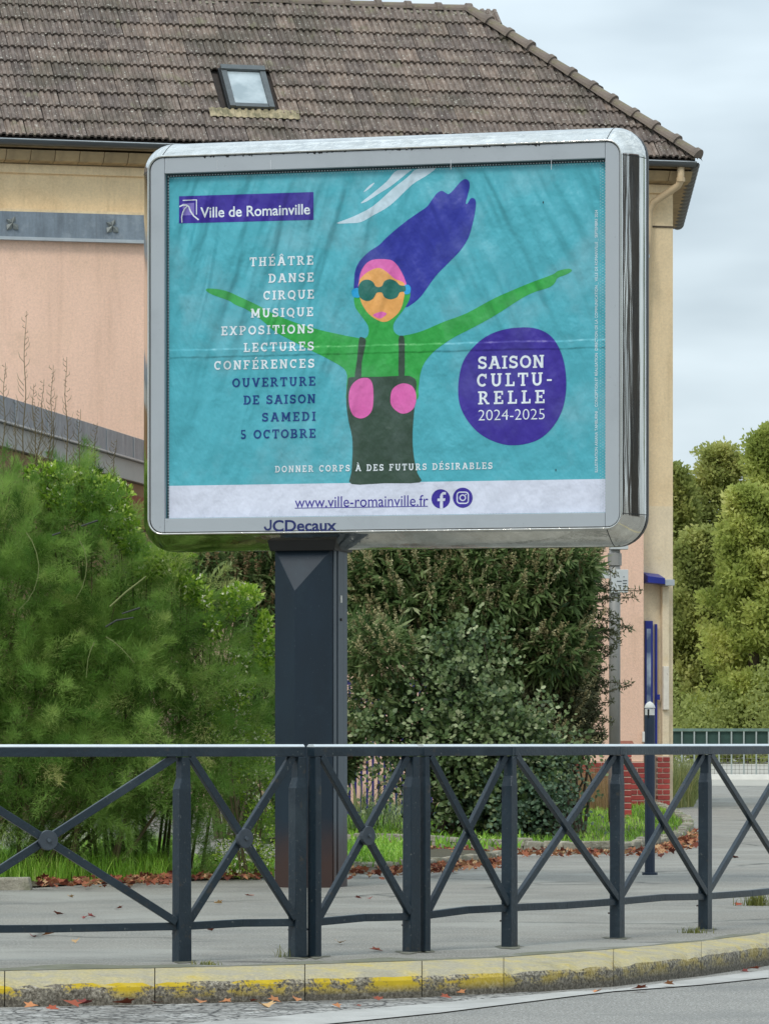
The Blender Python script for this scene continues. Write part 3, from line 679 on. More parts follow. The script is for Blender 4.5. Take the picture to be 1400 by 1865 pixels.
# -------- poster prints: base sheet and printed shapes share one wrinkle relief
def wrinkle(s, amt=1.0):
    c = s.n('ShaderNodeTexCoord'); o = c.outputs['Object']
    def st(scale, det, stretch, rot=0, rough=.5, dis=0.0):
        m = s.n('ShaderNodeMapping'); m.inputs['Rotation'].default_value = (0, R(rot), 0); m0 = m
        s.l(o, m.inputs[0]); m2 = s.n('ShaderNodeMapping'); m2.inputs['Scale'].default_value = stretch; s.l(m.outputs[0], m2.inputs[0])
        x = s.n('ShaderNodeTexNoise', Scale=scale, Detail=det, Roughness=rough, Distortion=dis); s.l(m2.outputs[0], x.inputs['Vector']); return x.outputs[0]
    f1 = st(1.9, 2, (2.4, 1, .40), 24); f2 = st(2.2, 2, (2.4, 1, .45), -16, dis=.2); f3 = st(3.4, 4, (1, 1, .8), 0, .5, dis=.1)
    sp = s.n('ShaderNodeSeparateXYZ'); s.l(o, sp.inputs[0])
    # folds strongest near the top and dying towards the bottom, left half leans one way, right half the other
    mr = s.n('ShaderNodeMapRange'); s.l(sp.outputs[0], mr.inputs[0]); mr.inputs[1].default_value = -.5; mr.inputs[2].default_value = .5
    mf = s.mix(mr.outputs[0], f2, f1)
    up = s.n('ShaderNodeMapRange'); s.l(sp.outputs[2], up.inputs[0]); up.inputs[1].default_value = OB + .3; up.inputs[2].default_value = OT - .3; up.inputs[3].default_value = .15; up.inputs[4].default_value = 1
    a = s.n('ShaderNodeMath', operation='MULTIPLY'); s.l(mf, a.inputs[0]); s.l(up.outputs[0], a.inputs[1])
    # crumples in the upper third and along the sheet's side edges
    b = s.n('ShaderNodeMath', operation='MULTIPLY'); s.l(f3, b.inputs[0]); b.inputs[1].default_value = .30
    sm = s.n('ShaderNodeMath', operation='ADD'); s.l(a.outputs[0], sm.inputs[0]); s.l(b.outputs[0], sm.inputs[1])
    fine = st(16, 3, (1, 1, .35), 18, .6)
    fb = s.n('ShaderNodeMath', operation='MULTIPLY_ADD'); s.l(fine, fb.inputs[0]); fb.inputs[1].default_value = .03; s.l(sm.outputs[0], fb.inputs[2])
    # horizontal welded seam
    zs = bp(700, 634)[1]
    wv = st(7, 2, (1, 1, 0.01))
    d0 = s.n('ShaderNodeMath', operation='MULTIPLY_ADD'); s.l(wv, d0.inputs[0]); d0.inputs[1].default_value = .02; s.l(sp.outputs[2], d0.inputs[2])
    d1 = s.n('ShaderNodeMath', operation='SUBTRACT'); s.l(d0.outputs[0], d1.inputs[0]); d1.inputs[1].default_value = zs + .01
    ab = s.n('ShaderNodeMath', operation='ABSOLUTE'); s.l(d1.outputs[0], ab.inputs[0])
    sr = s.n('ShaderNodeMapRange', interpolation_type='SMOOTHSTEP'); s.l(ab.outputs[0], sr.inputs[0]); sr.inputs[1].default_value = .018; sr.inputs[2].default_value = .036; sr.inputs[3].default_value = .045; sr.inputs[4].default_value = 0
    puck = st(1, 1, (22, 1, 1.5)); pm = s.n('ShaderNodeMath', operation='MULTIPLY'); s.l(puck, pm.inputs[0]); s.l(sr.outputs[0], pm.inputs[1])
    tot = s.n('ShaderNodeMath', operation='MULTIPLY_ADD'); s.l(pm.outputs[0], tot.inputs[0]); tot.inputs[1].default_value = 1.2; s.l(fb.outputs[0], tot.inputs[2])
    s.bump(tot.outputs[0], 1.0, .16 * amt)
def pmat(name, col, fade=.10, rough=.42):
    m = bpy.data.materials.new(name); s = NT(m)
    n = s.noise(1.6, 6, .62); n2 = s.noise(9, 5, .65)
    a = s.mix(s.ramp(n.outputs[0], [(.48, (0, 0, 0)), (.74, (fade * 1.6,) * 3)]).outputs[0], c4(col), srgb(190, 205, 212))
    b = s.mix(s.ramp(n2.outputs[0], [(.35, (.90,) * 3), (.7, (1.05,) * 3)]).outputs[0], (0, 0, 0, 1), a)
    b = s.mix(1, a, s.ramp(n2.outputs[0], [(.35, (.93,) * 3), (.7, (1.05,) * 3)]).outputs[0], 'MULTIPLY')
    s.l(b, s.b.inputs['Base Color']); s.b.inputs['Roughness'].default_value = rough; s.b.inputs['Specular IOR Level'].default_value = .45
    wrinkle(s); return m
C_teal = pmat('print_turquoise', srgb(80, 174, 188), .16); C_white = pmat('print_white', srgb(214, 218, 232), .02); C_ltr = pmat('print_letter_white', srgb(228, 236, 240), .02)
C_ind = pmat('print_indigo', srgb(46, 54, 156)); C_pur = pmat('print_violet', srgb(58, 42, 150), .06); C_grn = pmat('print_green', srgb(50, 166, 72)); C_drk = pmat('print_dark_green', srgb(54, 76, 62))
C_pnk = pmat('print_pink', srgb(226, 104, 178), .06); C_org = pmat('print_orange', srgb(234, 168, 92), .06); C_gog = pmat('print_bottle_green', srgb(28, 108, 96)); C_cyn = pmat('print_cyan', srgb(30, 160, 214)); C_nvy = pmat('print_navy', srgb(20, 62, 130), .04)
C_pale = pmat('print_pale_streak', srgb(196, 216, 226), .02); C_lil = pmat('print_lilac', srgb(132, 118, 196), .02)
OLp, ORp, OTp, OBp = OL + .003, OR_ - .003, OT - .003, OB + .004
poster = plate('poster', [(OL - .01, OB - .01), (OR_ + .01, OB - .01), (OR_ + .01, OT + .01), (OL - .01, OT + .01)], PWD, PWD + .01, C_teal, bb, bevel=0)
lay_n = [0]
def sheet(name, polys, m, order, parent=None):
    """flat printed shape(s) on the poster; order = print layer (0.4 mm apart)"""
    y = PWD - .0004 * order; mb = MB()
    for poly in polys:
        mb.add([(p[0], y, p[1]) for p in poly], [tuple(range(len(poly)))])
    o = mb.build(name, m, parent or poster); 
    me = o.data; bm = bmesh.new(); bm.from_mesh(me)
    bmesh.ops.triangulate(bm, faces=[f for f in bm.faces if len(f.verts) > 4])
    for f in bm.faces:
        if f.normal.y > 0: f.normal_flip()
    bm.to_mesh(me); bm.free(); return o
def smooth_poly(pts, n=6):            # closed Catmull-Rom in photo pixels
    P = [Vector(p) for p in pts]; out = []; k = len(P)
    for i in range(k):
        a, b, c, d = P[i-1], P[i], P[(i+1) % k], P[(i+2) % k]
        for j in range(n):
            t = j / n
            out.append(.5 * ((2*b) + (c-a)*t + (2*a-5*b+4*c-d)*t*t + (3*b-a-3*c+d)*t*t*t))
    return out
def shp(name, pts, m, order, n=6):
    pp = smooth_poly(pts, n) if n else pts
    return sheet(name, [[bp(p[0], p[1], PWD) for p in pp]], m, order)
def ell(cx, cy, rx_, ry_, n=28): return [(cx + rx_ * math.cos(2*math.pi*k/n), cy + ry_ * math.sin(2*math.pi*k/n)) for k in range(n)]
zstrip = bp(302, 885, PWD)[1]
sheet('white_strip', [[(OLp, OBp), (ORp, OBp), (ORp, zstrip), (OLp, zstrip)]], C_white, 1)
def clipbox(pts): return pts
shp('streak', [(612.5, 406), (643, 394), (679, 375), (714, 344), (742, 322), (757, 308), (775, 306.5), (794, 305.5), (774, 321), (750, 336), (711, 373), (679, 392), (657, 404), (636, 406)], C_pale, 1, 3)
shp('streak', [(657, 369), (679, 351), (704, 330), (716, 315), (725, 309.5), (738, 309), (749, 308.5), (740, 316), (711, 339), (690, 352), (668, 366)], C_pale, 1, 3)
shp('streak', [(662, 349), (672, 338), (682, 332), (676, 340), (668, 346)], C_pale, 1, 3)
# figure
zs_ = 884
shp('figure_hair', [(645, 530), (645, 510), (647, 492), (655, 475), (672, 458), (690, 446), (702, 434), (720, 418), (740, 402), (760, 388), (777, 376), (786, 364), (795, 352), (804, 347), (812, 351), (817, 353), (826, 345), (838, 331), (847, 325.5), (854, 330), (855, 340), (852, 353), (848, 369), (851, 370), (857, 361), (863, 361), (866.5, 368), (865, 385), (861, 405), (853, 432), (838, 456), (815, 480), (792, 504), (766, 540), (745, 557), (738, 558), (742, 545), (735, 520), (690, 500), (655, 540)], C_ind, 2, 4)
body = [(375, 528), (382, 525), (410, 529), (438, 541), (470, 556), (500, 572), (540, 588), (580, 600), (615, 608), (645, 614), (664, 616), (671, 607), (670, 593), (660, 578), (651, 566), (646, 556), (645, 540), (655, 522), (690, 510), (736, 518), (746, 523), (746, 543), (736, 562), (722, 580), (716, 592), (718, 604), (728, 611), (745, 609), (770, 602), (810, 585), (850, 570), (900, 543), (960, 517), (1005, 500), (1016, 493), (1035, 489), (1041, 493), (1030, 500), (1015, 506), (1010, 515), (1000, 523), (975, 531), (950, 543), (900, 575), (860, 597), (825, 615), (800, 632), (785, 645), (772, 662), (765, 682), (762, 705), (756, 730), (700, 735), (636, 730), (631, 710), (630, 676), (600, 655), (564, 637), (529, 619), (500, 603), (478, 584), (450, 564), (429, 555), (416, 547), (386, 536)]
shp('figure_skin', body, C_grn, 3, 4)
shp('dress', [(633, 700), (634, 690), (642, 686.5), (690, 686), (738, 684), (751, 687), (758, 695), (757, 718), (753, 760), (751, 800), (754, 835), (760, 862), (764, 878.5), (700, 880), (640, 881.5), (640, 860), (642, 822), (641, 795), (635, 768), (631, 740), (631, 715)], C_drk, 4, 3)
for P in ([(654, 617), (659, 614), (665, 617), (666, 625), (659, 660), (657, 690), (646, 690), (650, 655)], [(726, 615), (731, 611), (736, 615), (737, 640), (736, 688), (726, 688), (726, 640)]): shp('shoulder_strap', P, C_drk, 4.5, 3)
shp('bust_patch', [(635, 722), (639, 704), (650, 692), (662, 688), (673, 690), (679, 702), (680, 728), (677, 748), (667, 759), (655, 762), (643, 756), (637, 742)], C_pnk, 6, 4)
shp('bust_patch', [(711, 724), (714, 710), (724, 701), (736, 698), (749, 702), (756, 712), (758, 726), (754, 742), (744, 751), (731, 753), (719, 746), (712, 736)], C_pnk, 6, 4)
shp('hair_band', [(654, 512), (656, 498), (663, 484), (673, 475), (688, 471.5), (711, 473), (722, 481), (730, 493), (737, 508), (737, 520), (700, 512), (656, 524)], C_pnk, 4, 4)
shp('face', [(654, 512), (660, 503), (671, 494), (689, 487.5), (703, 494), (718, 507), (737, 517), (735, 545), (728, 566), (714, 580), (701, 586), (688, 583), (672, 572), (660, 555), (654, 535)], C_org, 5, 4)
shp('goggle_strap', [(641, 528), (650, 524), (656, 528), (655, 541), (645, 541), (641, 536)], C_cyn, 6, 3)
shp('goggle_strap', [(735, 521), (743, 518), (748, 524), (746, 534), (737, 535)], C_cyn, 6, 3)
shp('goggles', [(653, 520), (660, 511), (670, 509), (679, 513), (684, 521), (690, 522.5), (696, 520), (700, 512), (710, 508), (721, 512), (728, 519), (738, 521), (738, 530), (728, 532), (723, 541), (711, 545), (700, 541), (696, 533), (690, 532), (685, 534), (680, 543), (670, 548), (658, 544), (653, 534)], C_gog, 7, 3)
shp('lips', [(679, 573), (691, 568), (697, 567.5), (704.5, 571), (698, 577), (692, 580), (684, 577.5)], C_pnk, 6, 2)
shp('violet_disc', [(834, 712), (837, 680), (845, 655), (860, 634), (880, 616), (905, 603.5), (935, 597), (971, 597), (998, 608), (1015, 628), (1027, 660), (1031, 698), (1027, 735), (1015, 765), (995, 790), (970, 805), (935, 811), (905, 806), (875, 791), (852, 767), (838, 740)], C_pur, 4, 4)
# --- slab serif lettering drawn with strokes ---
T_, SF = .185, .135
def G_(w, *pr): return (w, pr)
def st_(x, **k): return ('L', x, 0, x, 1, T_)
def sf(x, y, w=.36): return ('S', x, y, w)
GL = {
 'T': G_(.80, ('L', .4, 0, .4, 1, T_), ('H', 0, .80, 1), ('V', .06, .68, 1), ('V', .74, .68, 1), sf(.4, 0)),
 'H': G_(.90, st_(.20), st_(.70), ('H', .2, .7, .5), sf(.2, 0, .38), sf(.2, 1, .38), sf(.7, 0, .38), sf(.7, 1, .38)),
 'E': G_(.76, st_(.20), ('H', 0, .72, 1), ('H', 0, .74, 0), ('H', .2, .5, .5), ('V', .66, .70, 1), ('V', .68, 0, .30), ('V', .5, .38, .62)),
 'F': G_(.74, st_(.20), ('H', 0, .72, 1), ('H', .2, .5, .5), ('V', .66, .70, 1), ('V', .5, .38, .62), sf(.2, 0, .42)),
 'L': G_(.74, st_(.22), ('H', 0, .72, 0), ('V', .66, 0, .34), sf(.22, 1, .42)),
 'A': G_(.94, ('D', .14, 0, .45, 1, T_), ('D', .80, 0, .49, 1, T_), ('H', .25, .69, .34), sf(.14, 0, .32), sf(.80, 0, .32), ('H', .26, .5, 1)),
 'V': G_(.92, ('D', .46, 0, .14, 1, T_), ('D', .46, 0, .78, 1, T_), sf(.14, 1, .32), sf(.78, 1, .32)),
 'N': G_(.92, st_(.18), st_(.74), ('D', .74, 0, .18, 1, T_), sf(.18, 0, .34), sf(.14, 1, .26), sf(.72, 1, .36)),
 'M': G_(1.08, st_(.18), st_(.90), ('D', .54, .18, .18, 1, T_), ('D', .54, .18, .90, 1, T_), sf(.18, 0, .34), sf(.90, 0, .34), sf(.14, 1, .26), sf(.94, 1, .26)),
 'R': G_(.90, st_(.20), ('H', 0, .48, 1), ('H', .2, .48, .46), ('A', .46, .73, .18, .178, -90, 90), ('D', .76, 0, .46, .46, T_), sf(.2, 0, .38), sf(.78, 0, .22)),
 'P': G_(.82, st_(.20), ('H', 0, .50, 1), ('H', .2, .50, .42), ('A', .48, .71, .20, .198, -90, 90), sf(.2, 0, .42)),
 'B': G_(.84, st_(.20), ('H', 0, .48, 1), ('H', 0, .52, 0), ('H', .2, .50, .50), ('A', .47, .75, .17, .163, -90, 90), ('A', .50, .27, .19, .178, -90, 90)),
 'D': G_(.88, st_(.20), ('H', 0, .44, 1), ('H', 0, .44, 0), ('A', .42, .5, .34, .41, -90, 90)),
 'S': G_(.76, ('A', .37, .71, .25, .20, 30, 270), ('A', .37, .29, .27, .20, -150, 90), ('V', .62, .68, .96), ('V', .10, .04, .32)),
 'C': G_(.84, ('A', .44, .5, .33, .41, 45, 315), ('V', .72, .62, .98), ),
 'I': G_(.44, st_(.22), sf(.22, 0, .42), sf(.22, 1, .42)),
 'O': G_(.92, ('A', .46, .5, .36, .41, 0, 360)),
 'Q': G_(.92, ('A', .46, .5, .36, .41, 0, 360), ('D', .84, -.14, .52, .24, .16)),
 'U': G_(.92, ('V2', .20, .34, 1), ('V2', .72, .34, 1), ('A', .46, .36, .26, .28, 180, 360), sf(.20, 1, .36), sf(.72, 1, .36)),
 'X': G_(.88, ('D', .14, 0, .72, 1, T_), ('D', .72, 0, .14, 1, T_), sf(.14, 0, .30), sf(.74, 0, .30), sf(.14, 1, .30), sf(.74, 1, .30)),
 '5': G_(.72, ('H', .14, .60, 1), ('V', .18, .52, 1), ('A', .34, .30, .24, .22, -150, 110), ),
 '-': G_(.50, ('H', .06, .44, .40)),
 ' ': G_(.42,),
}
def bandpoly(P, t):
    L_, R2 = [], []
    for i, p in enumerate(P):
        a, b = P[max(i-1, 0)], P[min(i+1, len(P)-1)]; d = Vector((b[0]-a[0], b[1]-a[1])).normalized(); n_ = Vector((-d.y, d.x)) * t / 2
        L_.append((p[0]+n_.x, p[1]+n_.y)); R2.append((p[0]-n_.x, p[1]-n_.y))
    return [[L_[i], L_[i+1], R2[i+1], R2[i]] for i in range(len(P)-1)]
def glyph(ch):
    acc = None; base = {'É': ('E', 'a'), 'Â': ('A', 'c'), 'À': ('A', 'g')}
    if ch in base: ch, acc = base[ch]
    w, pr = GL[ch]; q = []                     # q: list of polygon groups, one per stroke
    for p in pr:
        k = p[0]
        if k == 'L': q.append([[(p[1]-p[5]/2, p[2]), (p[1]+p[5]/2, p[2]), (p[3]+p[5]/2, p[4]), (p[3]-p[5]/2, p[4])]])
        elif k == 'D': h = p[5] / 2 * 1.12; q.append([[(p[1]-h, p[2]), (p[1]+h, p[2]), (p[3]+h, p[4]), (p[3]-h, p[4])]])
        elif k == 'H':
            y0 = p[3] - SF if p[3] == 1 else (0 if p[3] == 0 else p[3] - SF / 2); q.append([[(p[1], y0), (p[2], y0), (p[2], y0 + SF), (p[1], y0 + SF)]])
        elif k == 'V': q.append([[(p[1]-.06, p[2]), (p[1]+.06, p[2]), (p[1]+.06, p[3]), (p[1]-.06, p[3])]])
        elif k == 'V2': q.append([[(p[1]-T_/2, p[2]), (p[1]+T_/2, p[2]), (p[1]+T_/2, p[3]), (p[1]-T_/2, p[3])]])
        elif k == 'S':
            y0 = 0 if p[2] == 0 else 1 - SF * .9; q.append([[(p[1]-p[3]/2, y0), (p[1]+p[3]/2, y0), (p[1]+p[3]/2, y0+SF*.9), (p[1]-p[3]/2, y0+SF*.9)]])
        elif k == 'A':
            n = max(6, int(abs(p[6]-p[5]) / 18)); P = [(p[1] + p[3]*math.cos(R(p[5]+(p[6]-p[5])*i/n)), p[2] + p[4]*math.sin(R(p[5]+(p[6]-p[5])*i/n))) for i in range(n+1)]
            q.append(bandpoly(P, T_ * .96))
    c = w / 2
    if acc == 'a': q.append([[(c-.10, 1.10), (c+.04, 1.10), (c+.22, 1.32), (c+.04, 1.32)]])
    if acc == 'g': q.append([[(c+.10, 1.10), (c-.04, 1.10), (c-.22, 1.32), (c-.04, 1.32)]])
    if acc == 'c': q.append([[(c-.26, 1.08), (c-.10, 1.08), (c+.04, 1.30), (c-.04, 1.30)]]); q.append([[(c+.26, 1.08), (c+.10, 1.08), (c-.04, 1.31), (c+.04, 1.31)]])
    return w, q
def slab(name, text, xl, xr_, yb, cap, m, order, yref=None, wide=1.0):
    """letters between photo columns xl..xr_, baseline through (yref or xr_, yb), cap height in photo pixels"""
    u0, _ = bp(xl, yb, PWD); u1, z0 = bp(xr_, yb, PWD); z1 = bp(xr_, yb - cap, PWD)[1]; H = z1 - z0
    gl = [glyph(c) for c in text]; tot = sum(g[0] for g in gl) * H * wide
    gap = ((u1 - u0) - tot) / max(1, len(gl) - 1)
    mb = MB(); x = u0
    for gi, (w, q) in enumerate(gl):
        for si, st in enumerate(q):
            y = PWD - .0004 * order - .00006 * si
            for poly in st: mb.add([(x + p[0] * H * wide, y, z0 + p[1] * H) for p in poly], [tuple(range(len(poly)))])
        x += w * H * wide + gap
    o = mb.build(name, m, poster); me = o.data
    bm = bmesh.new(); bm.from_mesh(me)
    for f in bm.faces:
        if f.normal.y > 0: f.normal_flip()
    bm.to_mesh(me); bm.free(); return o
for t, xl, xr2, yb, ca, m in (('THÉÂTRE', 455, 571, 481.5, 16.5, C_ltr), ('DANSE', 489, 571.5, 512.5, 16.5, C_ltr), ('CIRQUE', 479.5, 572, 543.5, 16.5, C_ltr), ('MUSIQUE', 457, 570.5, 575.5, 16.5, C_ltr),
      ('EXPOSITIONS', 403, 571.5, 606.5, 16.5, C_ltr), ('LECTURES', 444, 572, 638, 16.5, C_ltr), ('CONFÉRENCES', 390, 573, 669.5, 16.5, C_ltr), ('OUVERTURE', 423, 574.5, 702, 16.5, C_nvy),
      ('DE SAISON', 443.5, 574.5, 734, 16.5, C_nvy), ('SAMEDI', 477, 575, 766, 16.5, C_nvy), ('5 OCTOBRE', 437.5, 575, 797, 16.5, C_nvy)):
    slab('lettering', t, xl, xr2, yb, ca, m, 7)
slab('lettering', 'SAISON', 870, 991, 669.5, 23.5, C_ltr, 7); slab('lettering', 'CULTU-', 868, 1006, 701.5, 24, C_ltr, 7); slab('lettering', 'RELLE', 870.5, 992, 734, 24, C_ltr, 7)
slab('lettering', 'DONNER CORPS À DES FUTURS DÉSIRABLES', 501, 897, 854, 12.2, C_ltr, 8, wide=.93)
# --- sans lettering with the built-in font ---
_c = bpy.data.curves.new('measure', 'FONT'); _c.body = 'H'; _o = bpy.data.objects.new('measure', _c); COL.objects.link(_o); bpy.context.view_layer.update()
CAPF = max(v_[1] for v_ in _o.bound_box); bpy.data.objects.remove(_o); bpy.data.curves.remove(_c)
def sans(name, text, xl, xr_, yb, cap, m, order, parent=None, bold=0.0, y=None, capfrac=None, rot=False):
    cu = bpy.data.curves.new(name, 'FONT'); cu.body = text; cu.offset = bold; cu.resolution_u = 4; cu.size = 1
    o = bpy.data.objects.new(name, cu); COL.objects.link(o); bpy.context.view_layer.update()
    me = bpy.data.meshes.new_from_object(o.evaluated_get(bpy.context.evaluated_depsgraph_get())); bpy.data.objects.remove(o); bpy.data.curves.remove(cu)
    co = np.zeros(len(me.vertices) * 3); me.vertices.foreach_get('co', co); co = co.reshape(-1, 3)
    x0, x1 = co[:, 0].min(), co[:, 0].max(); capn = CAPF
    dep = PWD if y is None else y
    yy = dep - .0004 * order
    if not rot:
        u0, _ = bp(xl, yb, dep); u1, z0 = bp(xr_, yb, dep); H = bp(xr_, yb - cap, dep)[1] - z0
        X = u0 + (co[:, 0] - x0) / (x1 - x0) * (u1 - u0); Z = z0 + co[:, 1] / capn * H
    else:      # reading upwards: yb = bottom row, cap = top row, xl..xr_ letter height
        u0, za = bp(xl, yb, dep); u1, zb = bp(xr_, cap, dep)
        Z = za + (co[:, 0] - x0) / (x1 - x0) * (zb - za); X = u1 - co[:, 1] / capn * (u1 - u0)
    out = np.stack([X, np.full(len(X), yy), Z], 1); me.vertices.foreach_set('co', out.ravel()); me.update()
    bm = bmesh.new(); bm.from_mesh(me)
    for f in bm.faces:
        f.normal_update()
        if f.normal.y > 0: f.normal_flip()
    bm.to_mesh(me); bm.free()
    return link(name, me, m, parent or poster)
sans('lettering', '2024-2025', 871, 991.5, 763.5, 19.5, C_ltr, 7, bold=-.012)
lb = sheet('city_banner', [[bp(326, 357, PWD), bp(571, 349.2, PWD), bp(571, 400, PWD), bp(326, 406.5, PWD)][::-1]], C_pur, 3)
sans('lettering', 'Ville de Romainville', 365, 564.5, 389.5, 18.5, C_ltr, 5, bold=.014)
# city emblem: square outline corner, curved strokes
def stroke(name, pts, t, m, order, parent=None):
    P = [bp(p[0], p[1], PWD) for p in pts]; return sheet(name, bandpoly(P, t), m, order, parent)
sheet('emblem_square', [[bp(333, 370, PWD), bp(354, 369, PWD), bp(354, 391, PWD), bp(333, 392, PWD)][::-1]], C_lil, 4)
stroke('emblem_stroke', [(333, 364.5), (358.5, 363.5), (358.5, 364)], .006, C_ltr, 5); stroke('emblem_stroke', [(358, 363), (358, 390.5)], .007, C_ltr, 5.3)
stroke('emblem_stroke', [(327, 376), (333, 373), (340, 373), (344, 376), (347, 384), (353, 393), (362, 400)], .010, C_ltr, 5.6)
stroke('emblem_stroke', [(331.5, 405), (331, 395), (333, 386), (337, 379), (342, 374)], .008, C_ltr, 5.9)
sans('lettering', 'www.ville-romainville.fr', 537, 779.5, 921, 19.5, C_pur, 4)
stroke('underline', [(537, 925.5), (779, 922)], .005, C_pur, 4.5)
fb = sheet('round_icon', [[bp(*p, PWD) for p in ell(802.5, 908.5, 17, 17.6)]], C_pur, 4)
sheet('icon_mark', [[bp(*p, PWD) for p in q_] for q_ in ([(801, 926), (801, 903), (806.5, 903), (806.5, 926)], [(796.5, 908.5), (811, 908.5), (810, 913), (796.5, 913)])][:1], C_white, 5)
sheet('icon_mark', [[bp(796.5, 908, PWD), bp(811, 907.6, PWD), bp(810.2, 912.4, PWD), bp(796.5, 912.8, PWD)]], C_white, 5.3)
stroke('icon_mark', [(803.8, 905), (804.2, 901), (807, 898.4), (811.8, 898.4)], .0185, C_white, 5.6)
sheet('round_icon', [[bp(*p, PWD) for p in ell(842.5, 906.5, 18, 18.4)]], C_pur, 4)
def rrp(cx, cy, h, r):
    P = []
    for (sx, sy, a0) in ((1, 1, 0), (-1, 1, 90), (-1, -1, 180), (1, -1, 270)):
        for k in range(5): t = R(a0 + 22.5 * k); P.append((cx + sx * (h - r) + r * math.cos(t), cy + sy * (h - r) + r * math.sin(t)))
    return P + P[:2]
stroke('icon_mark', rrp(842.5, 906.5, 10.2, 5), .0085, C_white, 5); stroke('icon_mark', ell(842.5, 906.5, 5, 5) + [(847.5, 906.5)], .0085, C_white, 5.3)
sheet('icon_mark', [[bp(*p, PWD) for p in ell(848.2, 900.6, 1.3, 1.3, 10)]], C_white, 5.5)
sans('lettering', 'ILLUSTRATION ARIANA TAMBURINI _ CONCEPTION ET RÉALISATION  DIRECTION DE LA COMMUNICATION _ VILLE DE ROMAINVILLE _ SEPTEMBRE 2024', 1083, 1088.2, 860, 382, C_ltr, 4, rot=True)
sans('maker_lettering', 'CDecaux', 496.5, 613, 966, 19.5, m_navy, 3, parent=brail, bold=.022, y=.006)
jp = [bp(p[0], p[1], .006) for p in [(493, 946.6), (493, 960), (492, 963.2), (488.5, 965), (484.5, 964.2), (482.6, 961.5), (482.2, 959)]]
o = MB(); [o.add([(q[0], .0046, q[1]) for q in qd], [(0, 1, 2, 3)]) for qd in bandpoly(jp, .014)]; o = o.build('maker_lettering', m_navy, brail)
# dotted border printed on the inner edge
m_dots = mat('pale_dots', srgb(190, 205, 208), .5); mb = MB()
m_edge = mat('dark_border_print', srgb(26, 52, 60), .5)
def dot(x, z, r=.0042): mb.add([(x + r*math.cos(k*math.pi/3), PWD - .004, z + r*math.sin(k*math.pi/3)) for k in range(6)], [tuple(range(6))])
x = OLp + .01
while x < ORp: dot(x, OT - .014); dot(x + .01, OT - .031, .0028); dot(x, OB + .007, .0025); x += .0205
z = OBp + .02
while z < OTp: dot(OL + .014, z); dot(OR_ - .012, z, .0032); dot(OR_ - .028, z + .01, .0032); dot(OR_ - .044, z, .0026); z += .0205
o = mb.build('dotted_border', m_dots, bb); o['kind'] = 'stuff'
MB().box((OLp, PWD - .0035, OT - .022), (ORp, PWD - .003, OT - .001)).build('border_strip', m_edge, bb)
MB().box((OLp, PWD - .0035, OB), (OL + .018, PWD - .003, OT - .023)).build('border_strip', m_edge, bb)
# a few dark specks on the sheet
for (x, y) in ((1012, 856), (989, 368)):
    sheet('speck', [[bp(*p, PWD) for p in ell(x, y, 1, 2.2, 8)]], m_black, 9)
# ---- post
m_post = mat('dark_blue_post_paint', srgb(22, 38, 50), .5, .25, 2.5, spec=.4, bump=.12, bscale=200, stains=[(3, .55, .75, srgb(38, 56, 66), .6), (60, .66, .74, srgb(110, 120, 128), .5)], stretch=(1, 1, .4))
m_rust = m_post
def lowdirt(m):                        # soiling band rising from the foot
    s = NT(m); pr = s.b.inputs['Base Color'].links[0].from_socket
    c = s.n('ShaderNodeTexCoord'); sp = s.n('ShaderNodeSeparateXYZ'); s.l(c.outputs['Object'], sp.inputs[0]); n = s.noise(4, 5)
    a = s.n('ShaderNodeMath', operation='MULTIPLY_ADD'); s.l(n.outputs[0], a.inputs[0]); a.inputs[1].default_value = -.35; s.l(sp.outputs[2], a.inputs[2])
    r = s.n('ShaderNodeMapRange'); s.l(a.outputs[0], r.inputs[0]); r.inputs[1].default_value = .0; r.inputs[2].default_value = .34; r.inputs[3].default_value = .9; r.inputs[4].default_value = 0
    s.l(s.mix(r.outputs[0], pr, srgb(66, 46, 38)), s.b.inputs['Base Color'])
lowdirt(m_post)
ztop = VB - .05
uL, uR, uc = bp(500.5, 1300, .15)[0], bp(605, 1300, .15)[0], bp(537, 1300, .05)[0]
zc1 = bp(537, 1076, .05)[1]; W0, W1, W2 = .15, .04, .50
v = [(uL, W0, -.02), (uc, W1, -.02), (uR, W0, -.02), (uR, W2, -.02), (uL, W2, -.02),
     (uL, W0, ztop), (uR, W0, ztop), (uR, W2, ztop), (uL, W2, ztop), (uc, W1, zc1)]
ztr = bp(550, 1001, .15)[1]
v += [(uL, W0, ztr), (uR, W0, ztr)]
f = [(0, 1, 9, 10), (1, 2, 11, 9), (10, 9, 11), (10, 11, 6, 5), (2, 3, 7, 6, 11), (3, 4, 8, 7), (4, 0, 10, 5, 8), (4, 3, 2, 1, 0), (5, 6, 7, 8)]
post = MB().add(v, f).build('post', m_post, bb, bevel=.004)
m_postl = mat('post_edge_paint', srgb(74, 84, 92), .5, .15, 3, stains=[(3, .5, .7, srgb(70, 80, 88), .5)], stretch=(1, 1, .4)); lowdirt(m_postl)
for (w0, w1, o) in ((.165, .225, .010), (.25, .38, .014), (.40, .495, .008)):
    MB().box((uR + .001, w0, -.01), (uR + o, w1, ztop - .002)).build('side_trim', m_postl, post, bevel=.003)
MB().box((uR + .012, .30, bp(620, 1098, .3)[1]), (uR + .022, .325, bp(620, 1090, .3)[1] + .02)).build('bolt', m_white, post, bevel=.003)
MB().box((uR + .012, .30, bp(620, 1131, .3)[1]), (uR + .024, .325, bp(620, 1126, .3)[1])).build('bolt', m_black, post, bevel=.003)
